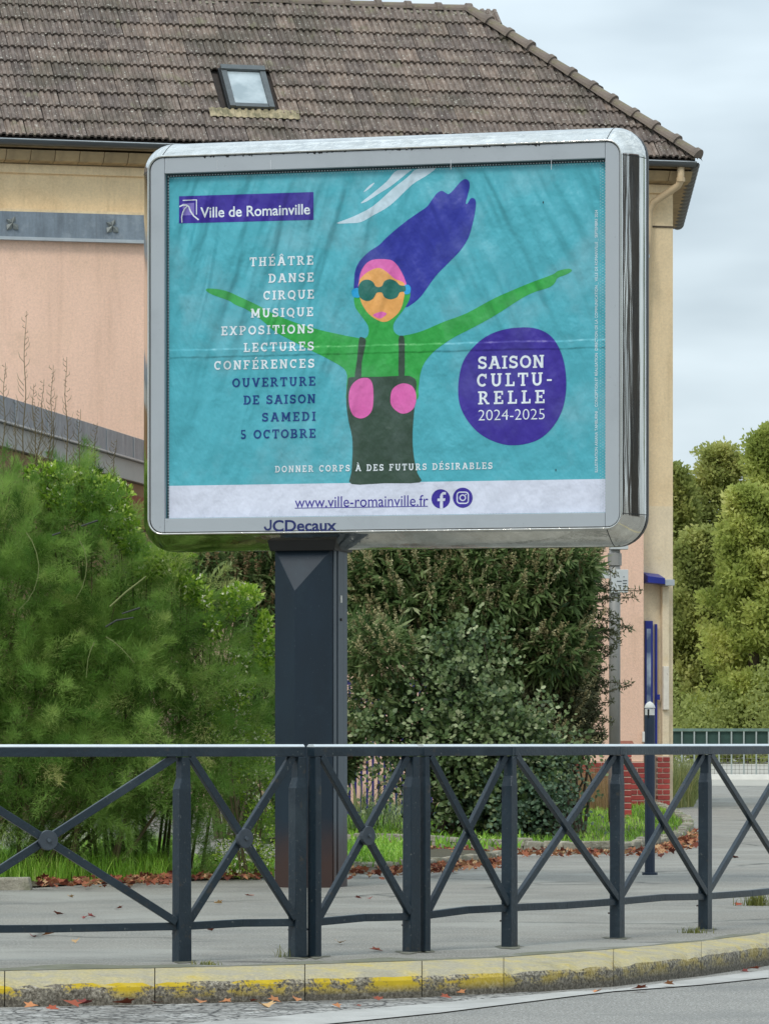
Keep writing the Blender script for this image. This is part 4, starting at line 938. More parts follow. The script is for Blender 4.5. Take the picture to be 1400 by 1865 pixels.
# collar under the box
MB().hexa([(uL - .02, .10, ztop - .07), (uR + .03, .10, ztop - .07), (uR + .03, .54, ztop - .07), (uL - .02, .54, ztop - .07), (uL - .04, .08, ztop + .02), (uR + .05, .08, ztop + .02), (uR + .05, .56, ztop + .02), (uL - .04, .56, ztop + .02)]).build('collar', m_black, post, bevel=.005)
# ================================================================ BARRIERS
m_bar = mat('barrier_paint', srgb(25, 40, 50), .38, .2, 5, spec=.5, bump=.25, bscale=45, stains=[(3, .52, .70, srgb(56, 68, 74), .6), (11, .62, .68, srgb(70, 62, 50), .5), (60, .64, .69, srgb(124, 126, 120), .55)])
m_rail_hl = mat('rail_top_highlight', srgb(214, 220, 222), .35, .06, 8, metal=.3)  # pale colour standing in for the sky highlight on the top rail
m_barb = mat('barrier_hub', srgb(60, 68, 76), .5, .15, 20)
m_dirt = mat('post_foot_dirt', srgb(98, 98, 80), .95, .3, 20, bump=.6, bscale=80, stains=[(14, .45, .60, srgb(124, 121, 110), .9), (30, .56, .66, srgb(64, 66, 38), .8)])
def barrier(label, stations, posts, hubs, rail_z, loc_i=0):
    """stations: (photo column, distance) of the bay limits"""
    P = [Vector(((x - 700) * d / F, d, 0)) for x, d in stations]
    b0 = P[loc_i].copy(); B = thing('pedestrian_barrier', label, 'barrier', b0, 0, 'dark blue crossed railings along the kerb')
    P = [p - b0 for p in P]; n = len(P); zt = 1.0
    def ln(a, b, za, zb): return Vector((a.x, a.y, za)), Vector((b.x, b.y, zb))
    for i in range(n - 1):
        a, b = P[i], P[i+1]; d = (b - a).normalized(); rz0, rz1 = rail_z[i], rail_z[i+1]
        ta, tb = ln(a - d * .02, b + d * .02, zt - .024, zt - .024)
        dz_ = Vector((0, 0, .021)); tr_ = MB().bar(ta - Vector((0, 0, .004)), tb - Vector((0, 0, .004)), .052, .044).build('top_rail', m_bar, B, bevel=.003)
        MB().bar(ta + dz_ + Vector((0, 0, .0035)), tb + dz_ + Vector((0, 0, .0035)), .050, .013, cham=.0095).build('rail_highlight', m_rail_hl, tr_, bevel=.001)  # added strip that carries the painted highlight along the rail
        # slightly bent bottom rail in two pieces of one mesh
        m0, m1 = ln(a + d * .02, b - d * .02, rz0, rz1); mid = m0.lerp(m1, .5) + Vector((0, 0, random.choice((.006, -.004, .008))))
        MB().bar(m0, mid, .030, .036).bar(mid, m1, .030, .0361).build('bottom_rail', m_bar, B, bevel=.003)
        c0 = Vector((a.x, a.y, 0)) + d * .035; c1 = Vector((b.x, b.y, 0)) - d * .035
        MB().bar(Vector((c0.x, c0.y, rz0 + .02)), Vector((c1.x, c1.y, zt - .05)), .024, .037).build('diagonal_brace', m_bar, B, bevel=.003)
        k = d.cross(Vector((0, 0, 1))) * .016
        MB().bar(Vector((c0.x, c0.y, zt - .05)) + k, Vector((c1.x, c1.y, rz1 + .02)) + k, .024, .036).build('diagonal_brace', m_bar, B, bevel=.003)
        if hubs[i]:
            c = (a + b) / 2; zc_ = (zt - .05 + (rz0 + rz1) / 2 + .02) / 2; nn = d.cross(Vector((0, 0, 1))).normalized()
            if nn.y > 0: nn = -nn
            C = Vector((c.x, c.y, zc_)) + nn * .016
            MB().tube([C, C + nn * .022], .046, 20).build('hub_disc', m_barb, B, bevel=.003)
            MB().tube([C + nn * .021, C + nn * .032], .009, 8).build('hub_bolt', m_postl, B)
    for (i, sgn) in posts:
        p = P[i]; d = ((P[i+1] - P[i]) if i < n - 1 else (P[i] - P[i-1])).normalized(); nn = d.cross(Vector((0, 0, 1)))
        mb = MB()
        def sec(z, wl, wr, dp): return [p + d * -wl + nn * -dp + Vector((0, 0, z)), p + d * wr + nn * -dp + Vector((0, 0, z)), p + d * wr + nn * dp + Vector((0, 0, z)), p + d * -wl + nn * dp + Vector((0, 0, z))]
        secs = [(-.06, .040, .034, .028), (.80, .036, .030, .028), (.85, .020, .030, .024), (zt - .052, .018, .030, .024)]
        if sgn == 0: secs = [(-.06, .014, .026, .028), (.80, .014, .026, .028), (.85, .012, .026, .024), (zt - .052, .012, .024, .024)]
        vv = [q for s_ in secs for q in sec(*s_)]
        f = [(0, 1, 2, 3), (12, 13, 14, 15)] + [(4*a+j, 4*a+(j+1) % 4, 4*a+4+(j+1) % 4, 4*a+4+j) for a in range(3) for j in range(4)]
        po = mb.add(vv, f).build('post', m_bar, B, bevel=.004)
        MB().bar(p + d * -.030 - nn * .036 + Vector((0, 0, .13)), p + d * .02 - nn * .036 + Vector((0, 0, .13)), .010, .008).build('weld_tab', m_postl, po)
        pts_ = []; r0_ = random.uniform(.045, .06)
        for k in range(14): a_ = 2 * math.pi * k / 14; pts_.append((p.x + b0.x + math.cos(a_) * r0_ * random.uniform(.7, 1.6), p.y + b0.y + math.sin(a_) * r0_ * random.uniform(1.0, 5.5), .0025))
        struct(MB().add(pts_, [tuple(range(14))]).build('dirt_patch', m_dirt))
    return B
barrier('longest barrier section with a wide bay at the left edge of the photo', [(-690, 20.9), (-170, 21.1), (332, 21.6), (543, 22.05)], [(0, 1), (1, 1), (2, 1), (3, 1)], [1, 1, 1], [.17, .17, .165, .165])
barrier('short single bay barrier section right in front of the billboard post', [(571, 22.08), (750, 22.6)], [(0, 0), (1, 1)], [1], [.165, .172])
barrier('curving barrier section without hub discs running off to the right', [(770, 22.66), (928, 23.15), (1124, 24.2), (1284, 25.3), (1442, 26.6), (1590, 28.1)], [(0, 0), (1, 1), (2, 1), (3, 1), (4, 1), (5, 1)], [0, 0, 0, 0, 0], [.175, .195, .190, .18, .18, .18])
# ================================================================ STREET FURNITURE further back
bp0 = gp(1183, 1594); bol = thing('bollard', 'slim dark blue bollard with white domed cap standing on the pavement', 'bollard', (bp0.x, bp0.y, 0))
dB = bp0.y; zb = lambda y: EYE + (YH - y) * dB / F
m_bol = mat('bollard_paint', srgb(34, 48, 66), .45, .2, 5, bump=.1, bscale=100)
MB().tube([(0, 0, -.01), (0, 0, zb(1303))], .039, 16).build('tube', m_bol, bol, smooth=False)
cp = MB().tube([(0, 0, zb(1303) + .001), (0, 0, zb(1291))], .037, 16).build('cap', m_white, bol)
rr = .042; MB().tube([(0, 0, zb(1290)), (0, 0, zb(1290) + .004), (0, 0, zb(1286)), (0, 0, zb(1281)), (0, 0, zb(1278))], [rr, rr, .038, .026, .006], 16).build('cap_dome', m_white, cp, smooth=True)
MB().box((-.02, -.0425, zb(1303) - .02), (-.008, -.038, zb(1292))).build('cap_clip', m_black, cp)
MB().tube([(0, 0, .001), (0, 0, .02)], .06, 14).build('base_ring', m_bol, bol)
# grey mast with small sign boxes
dM = 56.0; mp_ = px(1119, 1351, dM); mast = thing('sign_mast', 'grey metal mast half behind the shrub carrying small white signs', 'sign post', (mp_.x, mp_.y, 0))
m_mast = mat('mast_galvanised', srgb(150, 148, 142), .5, .12, 2, metal=.3, stains=[(3, .5, .7, srgb(120, 118, 112), .4)], stretch=(1, 1, .3))
zm = lambda y: EYE + (YH - y) * dM / F; xm_ = lambda x: (x - 1119) * dM / F
MB().tube([(0, 0, 0), (0, 0, zm(870))], .068, 16).build('pole', m_mast, mast, smooth=True)
MB().tube([(0, 0, 0), (0, 0, zm(1386))], .078, 16).build('sleeve', mat('mast_sleeve', srgb(92, 82, 74), .7), mast, smooth=True)
m_sign = mat('sign_white', srgb(196, 200, 198), .5, .06, 8); m_ink = mat('sign_ink', srgb(70, 78, 82), .6)
sg = MB().box((xm_(1112), -.10, zm(1080)), (xm_(1143), -.07, zm(1038))).build('sign_plate', m_sign, mast, bevel=.006)
MB().box((xm_(1110), -.068, zm(1082)), (xm_(1112.5), -.04, zm(1036))).build('sign_edge', m_mast, sg)
for (a, b, yy) in ((1122, 1131, 1060), (1133, 1141, 1059), (1124, 1130, 1068), (1133, 1141, 1069), (1133, 1140, 1064), (1134, 1136, 1052)):
    MB().box((xm_(a), -.103, zm(yy)), (xm_(b), -.1005, zm(yy - 1.6))).build('sign_line', m_ink, sg)
MB().box((xm_(1070), -.06, zm(1054)), (xm_(1111), -.03, zm(1040))).build('bracket', m_sign, mast, bevel=.004)
MB().tube([(0, 0, zm(1030)), (0, 0, zm(1008))], .085, 14).build('clamp', m_mast, mast)
MB().box((xm_(1110), -.10, zm(1001)), (xm_(1143), .05, zm(940))).build('sign_plate', m_sign, mast, bevel=.006)
# brick gate pillar with terracotta cap
dG = 59.0; gp_ = px(1139, 1351, dG); pil = thing('gate_pillar', 'low brick pillar with terracotta cap in front of the pink wall', 'pillar', (gp_.x, gp_.y, 0))
shaft = MB().box((-.062, -.082, 0), (.062, .082, EYE - .03)).build('shaft', m_mortar, pil)
for k in range(12):
    for yy_ in (-.09, -.006):
        o = link('brick', bdata, None, shaft); o.location = (-.07, yy_, .008 + k * .0815); o.scale = (.14 / .215, .84 if yy_ < -.05 else .96, 1.0)
MB().hexa([(-.10, -.12, EYE - .028), (.10, -.12, EYE - .028), (.10, .12, EYE - .028), (-.10, .12, EYE - .028), (-.08, -.09, EYE + .01), (.08, -.09, EYE + .01), (.08, .09, EYE + .01), (-.08, .09, EYE + .01)]).build('cap', mat('terracotta', srgb(140, 84, 66), .8, .15, 10), pil, bevel=.004)
# blue-violet railing seen through the shrub
dR = 60.0; r0 = px(560, 1351, dR); rl = thing('entrance_railing', 'blue violet upright bar railing glimpsed behind the shrub beside the post', 'railing', (r0.x, r0.y, 0))
m_viol = mat('violet_blue_paint', srgb(44, 42, 110), .4, .1, 6)
for k in range(22): MB().box((k * .075, 0, .12), (k * .075 + .03, .03, 1.75)).build('railing_bar', m_viol, rl)
MB().box((-.05, -.005, .06), (1.7, .035, .118)).build('rail', m_viol, rl); MB().box((-.05, -.005, 1.752), (1.7, .035, 1.81)).build('rail', m_viol, rl)
# ---------------- far mesh fence with green wind screen
dF = 128.0; f0 = px(1195, 1351, dF); fen = thing('court_fence', 'distant grey mesh fence with dark green wind screen under the far trees', 'fence', (f0.x, f0.y, 0), R(-6))
m_fp = mat('fence_post', srgb(150, 158, 154), .5, .1, 4); m_scr = mat('green_screen', srgb(40, 66, 58), .8, .25, 3)
sp_ = 22.5 * dF / F
for k in range(34): MB().box((k * sp_, 0, 0), (k * sp_ + .04, .04, 1.30)).build('fence_post', m_fp, fen)
MB().box((0, -.01, 1.302), (34 * sp_, .05, 1.38)).build('top_rail', mat('fence_green_rail', srgb(96, 118, 108), .6), fen)
MB().box((0, .06, .90), (34 * sp_, .075, 1.30)).build('wind_screen', m_scr, fen)
mb = MB()
for k in range(34 * 3): mb.box((k * sp_ / 3, .02, .02), (k * sp_ / 3 + .010, .03, .9))
for k in range(9): mb.box((0, .012, .05 + k * .10), (34 * sp_, .019, .06 + k * .10))
mb.build('wire_mesh', mat('wire', srgb(110, 108, 100), .6), fen)['kind'] = 'stuff'
cb = px(1240, 1351, 124.0); cu_ = MB().box((-1, 0, .0), (30, .3, .14)).build('far_kerb', m_white); cu_.location = (cb.x, cb.y, .006); cu_.rotation_euler = (0, 0, R(-6)); tag(cu_, None, None, kind='structure')
# ================================================================ VEGETATION
def dirs(n, up=0.0):
    v = rng.normal(size=(n, 3)); v[:, 2] += up; return v / np.linalg.norm(v, axis=1)[:, None]
def perp(d):
    r = rng.normal(size=d.shape); p = np.cross(d, r); return p / np.maximum(np.linalg.norm(p, axis=1), 1e-6)[:, None]
def leaves(P, D, Ln, Wd, fold=.0, wide=.45):
    """four-cornered leaves: base, side, tip, side (two triangles as one quad bent along the middle)"""
    n = len(P); Ln = np.broadcast_to(Ln, n)[:, None]; Wd = np.broadcast_to(Wd, n)[:, None]; S = perp(D); N = np.cross(D, S)
    V = np.stack([P, P + D * Ln * wide + S * Wd / 2 + N * Wd * fold, P + D * Ln, P + D * Ln * wide - S * Wd / 2 + N * Wd * fold], 1)
    b = np.arange(n)[:, None] * 4
    return V.reshape(-1, 3), np.concatenate([b + [0, 1, 2], b + [0, 2, 3]], 1).reshape(-1, 3)
def join(parts):
    Vs, Fs, Ts = [], [], []; k = 0
    for V, Fc, T in parts: Vs.append(V); Fs.append(Fc + k); Ts.append(np.broadcast_to(T, len(V)) if np.ndim(T) == 0 else T); k += len(V)
    return np.concatenate(Vs), np.concatenate(Fs), np.concatenate(Ts)
def foliage(name, parts, m, parent):
    V, Fc, T = join(parts); me = mesh_np(name, V, Fc, T); o = link(name, me, m, parent); return o
def blobs(C, n, shell=.0):
    """points in a union of ellipsoids C=(x,y,z,rx,ry,rz); biased to the shell"""
    C = np.array(C, float); w = C[:, 3] * C[:, 4] * C[:, 5]; w = w / w.sum()
    i = rng.choice(len(C), n, p=w); d = dirs(n); r = rng.random(n) ** (1 / 3); r = shell + (1 - shell) * r if shell else r
    return C[i, :3] + d * C[i, 3:] * r[:, None], d, r
# ---- feathery tamarisk on the left
dT = 34.6; k_ = dT / F
def tx(x, y, dy=0): return ((x - 700) * (dT + dy) / F, dT + dy, EYE + (YH - y) * (dT + dy) / F)
def plume_bush(name, label, cat, loc, blobsC, nplume, nneedle, stops, wisps, group=None, per=.7):
    B = thing(name, label, cat, loc, 0, group); L0 = np.array(loc)
    P, D, r = blobs(blobsC, nplume, .35)
    D = D * .7 + np.array([0, -.15, .35]) + rng.normal(size=D.shape) * .35; D /= np.linalg.norm(D, axis=1)[:, None]
    Ls = rng.uniform(.25, .55, nplume)
    t = rng.random((nplume, nneedle)); sag = (t ** 2)[:, :, None] * np.array([0, 0, -.35]) * rng.uniform(.2, 1.3, nplume)[:, None, None]
    A = P[:, None, :] + (D[:, None, :] * t[:, :, None] + sag) * Ls[:, None, None]
    # secondary twigs: each needle grows from a twig hanging off the plume axis
    tw = rng.normal(size=(nplume, nneedle, 3)); tw /= np.linalg.norm(tw, axis=2)[:, :, None]
    A = A + tw * (rng.random((nplume, nneedle, 1)) ** .8) * (.13 * (1.1 - t))[:, :, None]
    N = D[:, None, :] * .8 + tw * .7 + rng.normal(size=tw.shape) * .25; N = N.reshape(-1, 3); N /= np.linalg.norm(N, axis=1)[:, None]
    A = A.reshape(-1, 3); n = len(A); tint = np.repeat(np.clip(rng.normal(.5, .17, nplume) + (P[:, 2] - P[:, 2].mean()) * .02, 0, 1), nneedle)
    ln = rng.uniform(.03, .085, n)[:, None]; S = perp(N) * rng.uniform(.0011, .0026, n)[:, None]
    V = np.stack([A + S, A - S, A + N * ln], 1).reshape(-1, 3); Fc = np.arange(3 * n).reshape(-1, 3)
    parts = [(V - L0, Fc, np.repeat(tint, 3))]
    # coarse inner mass
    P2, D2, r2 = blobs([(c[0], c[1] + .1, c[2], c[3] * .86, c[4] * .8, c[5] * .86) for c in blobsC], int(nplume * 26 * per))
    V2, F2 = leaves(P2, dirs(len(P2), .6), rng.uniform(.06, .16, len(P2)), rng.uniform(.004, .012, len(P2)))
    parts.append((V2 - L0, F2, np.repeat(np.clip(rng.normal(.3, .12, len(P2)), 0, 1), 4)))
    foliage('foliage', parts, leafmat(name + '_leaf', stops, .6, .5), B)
    # thin woody stems and dry wisps rising through the top
    mb = MB()
    for c in blobsC[:10]:
        for j in range(3):
            a = Vector((c[0] * .3 + (loc[0]) * .7 + random.uniform(-.5, .5), loc[1] + random.uniform(-.2, .3), 0)); b = Vector(c[:3]) + Vector((random.uniform(-.4, .4), random.uniform(-.3, .2), random.uniform(0, c[5])))
            m_ = a.lerp(b, .5) + Vector((random.uniform(-.15, .15), 0, random.uniform(0, .2)))
            mb.tube([a - Vector(loc), m_ - Vector(loc), b - Vector(loc)], [.018, .010, .004], 5, caps=False)
    if wisps:
        for (x, y0, y1, lean) in wisps:
            a = Vector(tx(x - lean, y0)); b = Vector(tx(x, y1)); n_ = 16
            pts = [a.lerp(b, i / n_) + Vector((math.sin(i * .9) * .008 + lean * k_ * .3 * math.sin(i / n_ * 3.1), 0, 0)) for i in range(n_ + 1)]
            mb.tube([p - Vector(loc) for p in pts], [.0055 * (1 - i / n_ * .75) for i in range(n_ + 1)], 4, caps=False)
            for i in range(4, n_ * 2):
                t_ = i / (n_ * 2); p = a.lerp(b, t_); l_ = random.uniform(.06, .20) * (1.15 - t_); sg_ = random.choice((-1, 1)); e_ = p + Vector((sg_ * l_ * .55, random.uniform(-.05, .05), l_))
                mb.tube([p - Vector(loc), p.lerp(e_, .5) + Vector((sg_ * .012, 0, 0)) - Vector(loc), e_ - Vector(loc)], [.0026, .002, .001], 3, caps=False)
    mb.build('stem', mat(name + '_bark', srgb(104, 92, 62), .85, .25, 12), B); return B
def tb(x, y, rx_, ry_, dy=0, dep=.8): # blob from photo pixels
    c = tx(x, y, dy); return (c[0], c[1], c[2], rx_ * k_, dep, ry_ * k_)
GT = [(.0, srgb(60, 92, 36)), (.35, srgb(106, 144, 62)), (.65, srgb(152, 182, 92)), (1, srgb(208, 204, 136))]
tam = [tb(-60, 1180, 220, 300), tb(90, 1080, 180, 200, .1), tb(60, 1330, 230, 230, -.2), tb(230, 1200, 150, 170, 0), tb(270, 1370, 170, 160, -.1), tb(400, 1330, 110, 150, .3, .6), tb(340, 1130, 90, 110, .3, .5),
       tb(60, 920, 110, 80, .4, .5), tb(420, 1460, 80, 120, .3, .5), tb(320, 1460, 110, 90, .7, .5), tb(150, 1000, 130, 110, .2, .6), tb(450, 1200, 60, 110, .5, .4), tb(-250, 1300, 250, 280), tb(180, 1430, 200, 80, .9, .5), tb(-10, 1420, 200, 90, .9, .5)]
plume_bush('tamarisk_bush', 'huge feathery green bush filling the left side behind the railing', 'bush', (-4.0 + 1.2, dT, 0), tam, 1500, 330, GT,
    [(46, 900, 566, 6), (120, 940, 650, -8), (8, 900, 660, 4), (78, 900, 690, 22), (60, 880, 700, -16), (175, 940, 770, 24), (30, 930, 730, 20), (100, 930, 720, 30), (210, 960, 800, 30), (-30, 900, 640, -10), (145, 950, 745, 10), (95, 920, 665, 14)])
# bare bent twigs and stub ends in the tamarisk
m_twig = mat('dry_twig', srgb(120, 128, 78), .8, .2, 20); m_dtw = mat('dark_cut_branch', srgb(52, 58, 52), .7)
mbt = MB()
for pts in ([(48, 970), (58, 985), (66, 1005), (71, 1030), (69, 1052), (62, 1075), (50, 1095), (35, 1110)], [(145, 985), (154, 1002), (158, 1025), (156, 1048), (150, 1070), (138, 1092)], [(193, 1160), (206, 1168), (220, 1180), (234, 1195), (245, 1208)], [(172, 1170), (165, 1185), (160, 1202), (157, 1235)]):
    q_ = [Vector(tx(x, y, -1.0)) for x, y in pts]; mbt.tube(q_, [.0035 - .002 * i / len(q_) for i in range(len(q_))], 5)
tw = mbt.build('bare_twigs', m_twig); tw['label'] = 'pale bent dry twigs hanging in front of the feathery bush'; tw['category'] = 'twigs'; tw['kind'] = 'stuff'
for i, pts in enumerate(([(200, 1105), (230, 1078), (266, 1050)], [(192, 1142), (212, 1130), (243, 1125)], [(222, 1118), (255, 1107)], [(95, 975), (110, 970)], [(148, 958), (178, 948)])):
    q_ = [Vector(tx(x, y, -1.05)) for x, y in pts]
    o = MB().tube(q_, [.006, .007, .005][:len(q_)], 7).build('cut_branch', m_dtw if i != 0 else m_twig); b0 = q_[0].copy()
    for v_ in o.data.vertices: v_.co -= b0
    o.location = b0
    tag(o, ['long pale cut branch near the middle right of the feathery bush', 'dark curved branch stub in the middle of the feathery bush', 'grey green stub just above the dark curved branch', 'tiny dark stub high in the feathery bush near the left', 'dark slanting twig near the top right of the feathery bush'][i], 'branch')
# ---- leafy climber with pale flowers along the top right flank
def leafy(name, label, cat, loc, C, n, ll, ww, stops, parent_stem=True, shell=.55, up=.3, flowers=0, fsize=.02, rough=.5, trans=.3, group=None):
    B = thing(name, label, cat, loc, 0, group); L0 = np.array(loc)
    P, D, r = blobs(C, n, shell); D = D * .6 + dirs(n) * .7 + np.array([0, -.25, up]); D /= np.linalg.norm(D, axis=1)[:, None]
    V, Fc = leaves(P, D, rng.uniform(.6, 1.25, n) * ll, rng.uniform(.7, 1.2, n) * ww, .12, .42)
    tint = np.clip(.5 + .22 * rng.normal(size=n) + .10 * np.sin(P[:, 0] * 5) * np.cos(P[:, 2] * 6), 0, 1)
    foliage('foliage', [(V - L0, Fc, np.repeat(tint, 4))], leafmat(name + '_leaf', stops, rough, trans), B)
    mb = MB()
    for c in C:
        a = Vector((c[0] * .5 + loc[0] * .5, loc[1] + .1, 0)); b = Vector(c[:3]) + Vector((0, 0, c[5] * .6))
        mb.tube([a - Vector(loc), a.lerp(b, .5) + Vector((random.uniform(-.1, .1), 0, 0)) - Vector(loc), b - Vector(loc)], [.014, .008, .003], 5, caps=False)
    mb.build('stem', m_stem, B)
    if flowers:
        i = rng.choice(n, flowers); Pf = P[i] + np.array([0, -.04, .02]); Vf, Ff = [], []
        for q in range(4):
            Vq, Fq = leaves(Pf, dirs(flowers, .3) + np.array([0, -.6, 0]), fsize, fsize * .8); Vf.append((Vq - L0, Fq, .5))
        foliage('flowers', Vf, m_flower, B)['kind'] = 'stuff'
    return B
m_stem = mat('green_brown_stem', srgb(92, 84, 56), .85, .2, 12)
m_flower = mat('cream_flower', srgb(226, 226, 196), .6, .06)
GV = [(0, srgb(70, 104, 26)), (.4, srgb(124, 162, 48)), (.7, srgb(178, 206, 76)), (1, srgb(216, 226, 136))]
leafy('climbing_vine', 'bright green climber with pale flowers over the right flank of the feathery bush', 'vine', (-1.9, 35.4, 0),
    [tb(75, 862, 30, 16, 0, .2), tb(105, 858, 22, 12, 0, .2), tb(135, 872, 26, 18, 0, .2), tb(165, 868, 20, 12, 0, .2), tb(190, 888, 34, 20, 0, .3), tb(222, 905, 18, 26, 0, .2), tb(215, 940, 26, 26, 0, .3), tb(236, 962, 18, 16, -.1, .2), tb(205, 975, 24, 16, 0, .2), tb(240, 990, 22, 22, 0, .3), tb(280, 1012, 30, 16, 0, .3), tb(268, 1040, 22, 14, 0, .2), tb(312, 1040, 26, 18, 0, .3), tb(345, 1062, 26, 14, 0, .3), tb(350, 1085, 14, 18, 0, .2), tb(374, 1100, 12, 28, -.1, .2), tb(388, 1140, 14, 24, 0, .2), tb(150, 920, 60, 26, .1, .3), tb(100, 905, 40, 20, .1, .3), tb(440, 1085, 36, 20, .3, .3), tb(482, 1170, 16, 60, .2, .2), tb(330, 1005, 26, 10, .1, .3), tb(420, 1110, 20, 14, .3, .2)], 7800, .044, .027, GV, flowers=330, fsize=.020, shell=.25)
leafy('flowering_weed', 'small white flowered weed trailing down beside the billboard post', 'plant', (-.95, 34.3, 0),
    [tb(435, 1240, 30, 60, .2, .2), tb(420, 1320, 40, 60, .1, .2), tb(465, 1400, 40, 80, .1, .2), tb(475, 1520, 30, 70, -.2, .2), tb(440, 1560, 50, 40, -.2, .2)], 3600, .03, .016, GV, flowers=360, fsize=.016)
# ---- chaste tree (hand shaped leaves and brown flower spikes)
def chaste(name, label, loc, C, n, nsp, ll, stops, sstops, d0, group=None, dens=9):
    B = thing(name, label, 'shrub', loc, 0, group); L0 = np.array(loc)
    P, D, r = blobs(C, n, .5); D = D * .8 + dirs(n) * .6 + np.array([0, -.4, .0]); D /= np.linalg.norm(D, axis=1)[:, None]
    S = perp(D); parts = []; tint = np.clip(rng.normal(.45, .2, n), 0, 1); l0 = rng.uniform(.7, 1.3, n) * ll
    for a, k in ((-68, .55), (-36, .85), (0, 1.05), (36, .85), (68, .55)):
        d = D * math.cos(R(a)) + S * math.sin(R(a)) + np.array([0, 0, -.25]); d /= np.linalg.norm(d, axis=1)[:, None]
        V, Fc = leaves(P, d, l0 * k, l0 * .17, .15, .45); parts.append((V - L0, Fc, np.repeat(np.clip(tint + rng.normal(0, .05, n), 0, 1), 4)))
    foliage('foliage', parts, leafmat(name + '_leaf', stops, .5, .45), B)
    # inner twiggy filler
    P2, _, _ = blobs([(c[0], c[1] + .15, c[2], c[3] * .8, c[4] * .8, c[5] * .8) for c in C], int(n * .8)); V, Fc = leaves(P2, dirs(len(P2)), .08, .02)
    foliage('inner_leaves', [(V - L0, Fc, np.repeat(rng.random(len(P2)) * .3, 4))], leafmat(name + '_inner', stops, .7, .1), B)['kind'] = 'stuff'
    # flower spikes at the shoot tips
    i = rng.choice(n, nsp, p=(lambda q_: q_ / q_.sum())(r ** 6 * np.exp(-np.clip(P[:, 1] - d0, -.5, 2) * 2.2))); Ps = P[i]; Ds = (Ps - np.array([np.mean([c[0] for c in C]), d0, 1.0])); Ds[:, 1] *= .3; Ds = Ds / np.linalg.norm(Ds, axis=1)[:, None] + np.array([0, -.45, .7]) + rng.normal(size=Ds.shape) * .3
    Ds /= np.linalg.norm(Ds, axis=1)[:, None]; Ls = rng.uniform(.12, .30, nsp); q = 46
    t = rng.random((nsp, q)); pa = Ps[:, None] + Ds[:, None] * (t * Ls[:, None])[:, :, None]; rd_ = dirs(nsp * q).reshape(nsp, q, 3)
    pa = pa + rd_ * (.011 * (1.1 - t))[:, :, None]; dd = (Ds[:, None] * .6 + rd_).reshape(-1, 3); dd /= np.linalg.norm(dd, axis=1)[:, None]
    V, Fc = leaves(pa.reshape(-1, 3), dd, .024, .014); parts = [(V - L0, Fc, np.repeat(np.repeat(np.clip(rng.normal(.5, .25, nsp), 0, 1), q), 4))]
    foliage('flower_spikes', parts, leafmat(name + '_spike', sstops, .8, .1), B)['kind'] = 'stuff'
    mb = MB()
    for j in range(46):
        c = random.choice(C); a = Vector((loc[0] + random.uniform(-.5, .5), loc[1] + random.uniform(-.2, .2), 0)); b = Vector(c[:3]) + Vector((random.uniform(-.9, .9) * c[3], random.uniform(-.6, .3) * c[4], random.uniform(-.2, 1.0) * c[5]))
        mb.tube([a - Vector(loc), a.lerp(b, .5) + Vector((random.uniform(-.2, .2), 0, random.uniform(0, .2))) - Vector(loc), b - Vector(loc)], [.024, .012, .005], 5, caps=False)
    mb.build('stem', m_stem2, B); return B
m_stem2 = mat('grey_brown_stem', srgb(88, 76, 60), .9, .2, 12)
dC = 48.0; kc = dC / F
def cb_(x, y, rx_, ry_, dy=0, dep=.7):
    d = dC + dy; return ((x - 700) * d / F, d, EYE + (YH - y) * d / F, rx_ * kc, dep, ry_ * kc)
GC = [(0, srgb(50, 70, 38)), (.4, srgb(96, 120, 68)), (.7, srgb(144, 162, 104)), (1, srgb(190, 196, 148))]
SC_ = [(0, srgb(128, 118, 80)), (.5, srgb(166, 156, 112)), (1, srgb(196, 188, 146))]
ch1 = [cb_(740, 1060, 130, 95), cb_(860, 1040, 130, 100), cb_(960, 1070, 110, 90), cb_(1010, 1030, 80, 55), cb_(900, 1170, 150, 110, .1), cb_(1000, 1180, 80, 80), cb_(680, 1120, 90, 90, .2), cb_(1035, 1095, 40, 30), cb_(1040, 1020, 40, 22), cb_(700, 980, 160, 60, .3), cb_(880, 970, 170, 50, .3), cb_(1065, 1070, 26, 10, -.1, .2), cb_(1070, 1135, 34, 12, -.1, .2), cb_(700, 1200, 60, 60, -1.2, .5), cb_(660, 1170, 40, 50, -1.2, .4), cb_(690, 1290, 50, 50, -1.2, .4), cb_(770, 1110, 90, 60, -.5, .3), cb_(880, 1090, 90, 50, -.5, .3)]
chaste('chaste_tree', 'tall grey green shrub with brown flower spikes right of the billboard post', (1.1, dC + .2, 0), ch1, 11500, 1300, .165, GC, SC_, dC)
ch1b = [cb_(950, 1290, 120, 110, .3), cb_(1020, 1230, 70, 60, .3), cb_(900, 1250, 120, 90, .3), cb_(1000, 1340, 80, 60, .3), cb_(930, 1400, 90, 70, .3), cb_(1050, 1270, 36, 40, .3), cb_(1040, 1345, 30, 20, .3)]
GB = [(0, srgb(66, 68, 48)), (.4, srgb(100, 104, 74)), (.7, srgb(130, 134, 98)), (1, srgb(164, 162, 128))]
chaste('twiggy_shrub', 'fine leaved grey brown twiggy shrub at the right, in front of the pink wall', (1.6, dC + .5, 0), ch1b, 17000, 600, .075, GB, SC_, dC + .3)
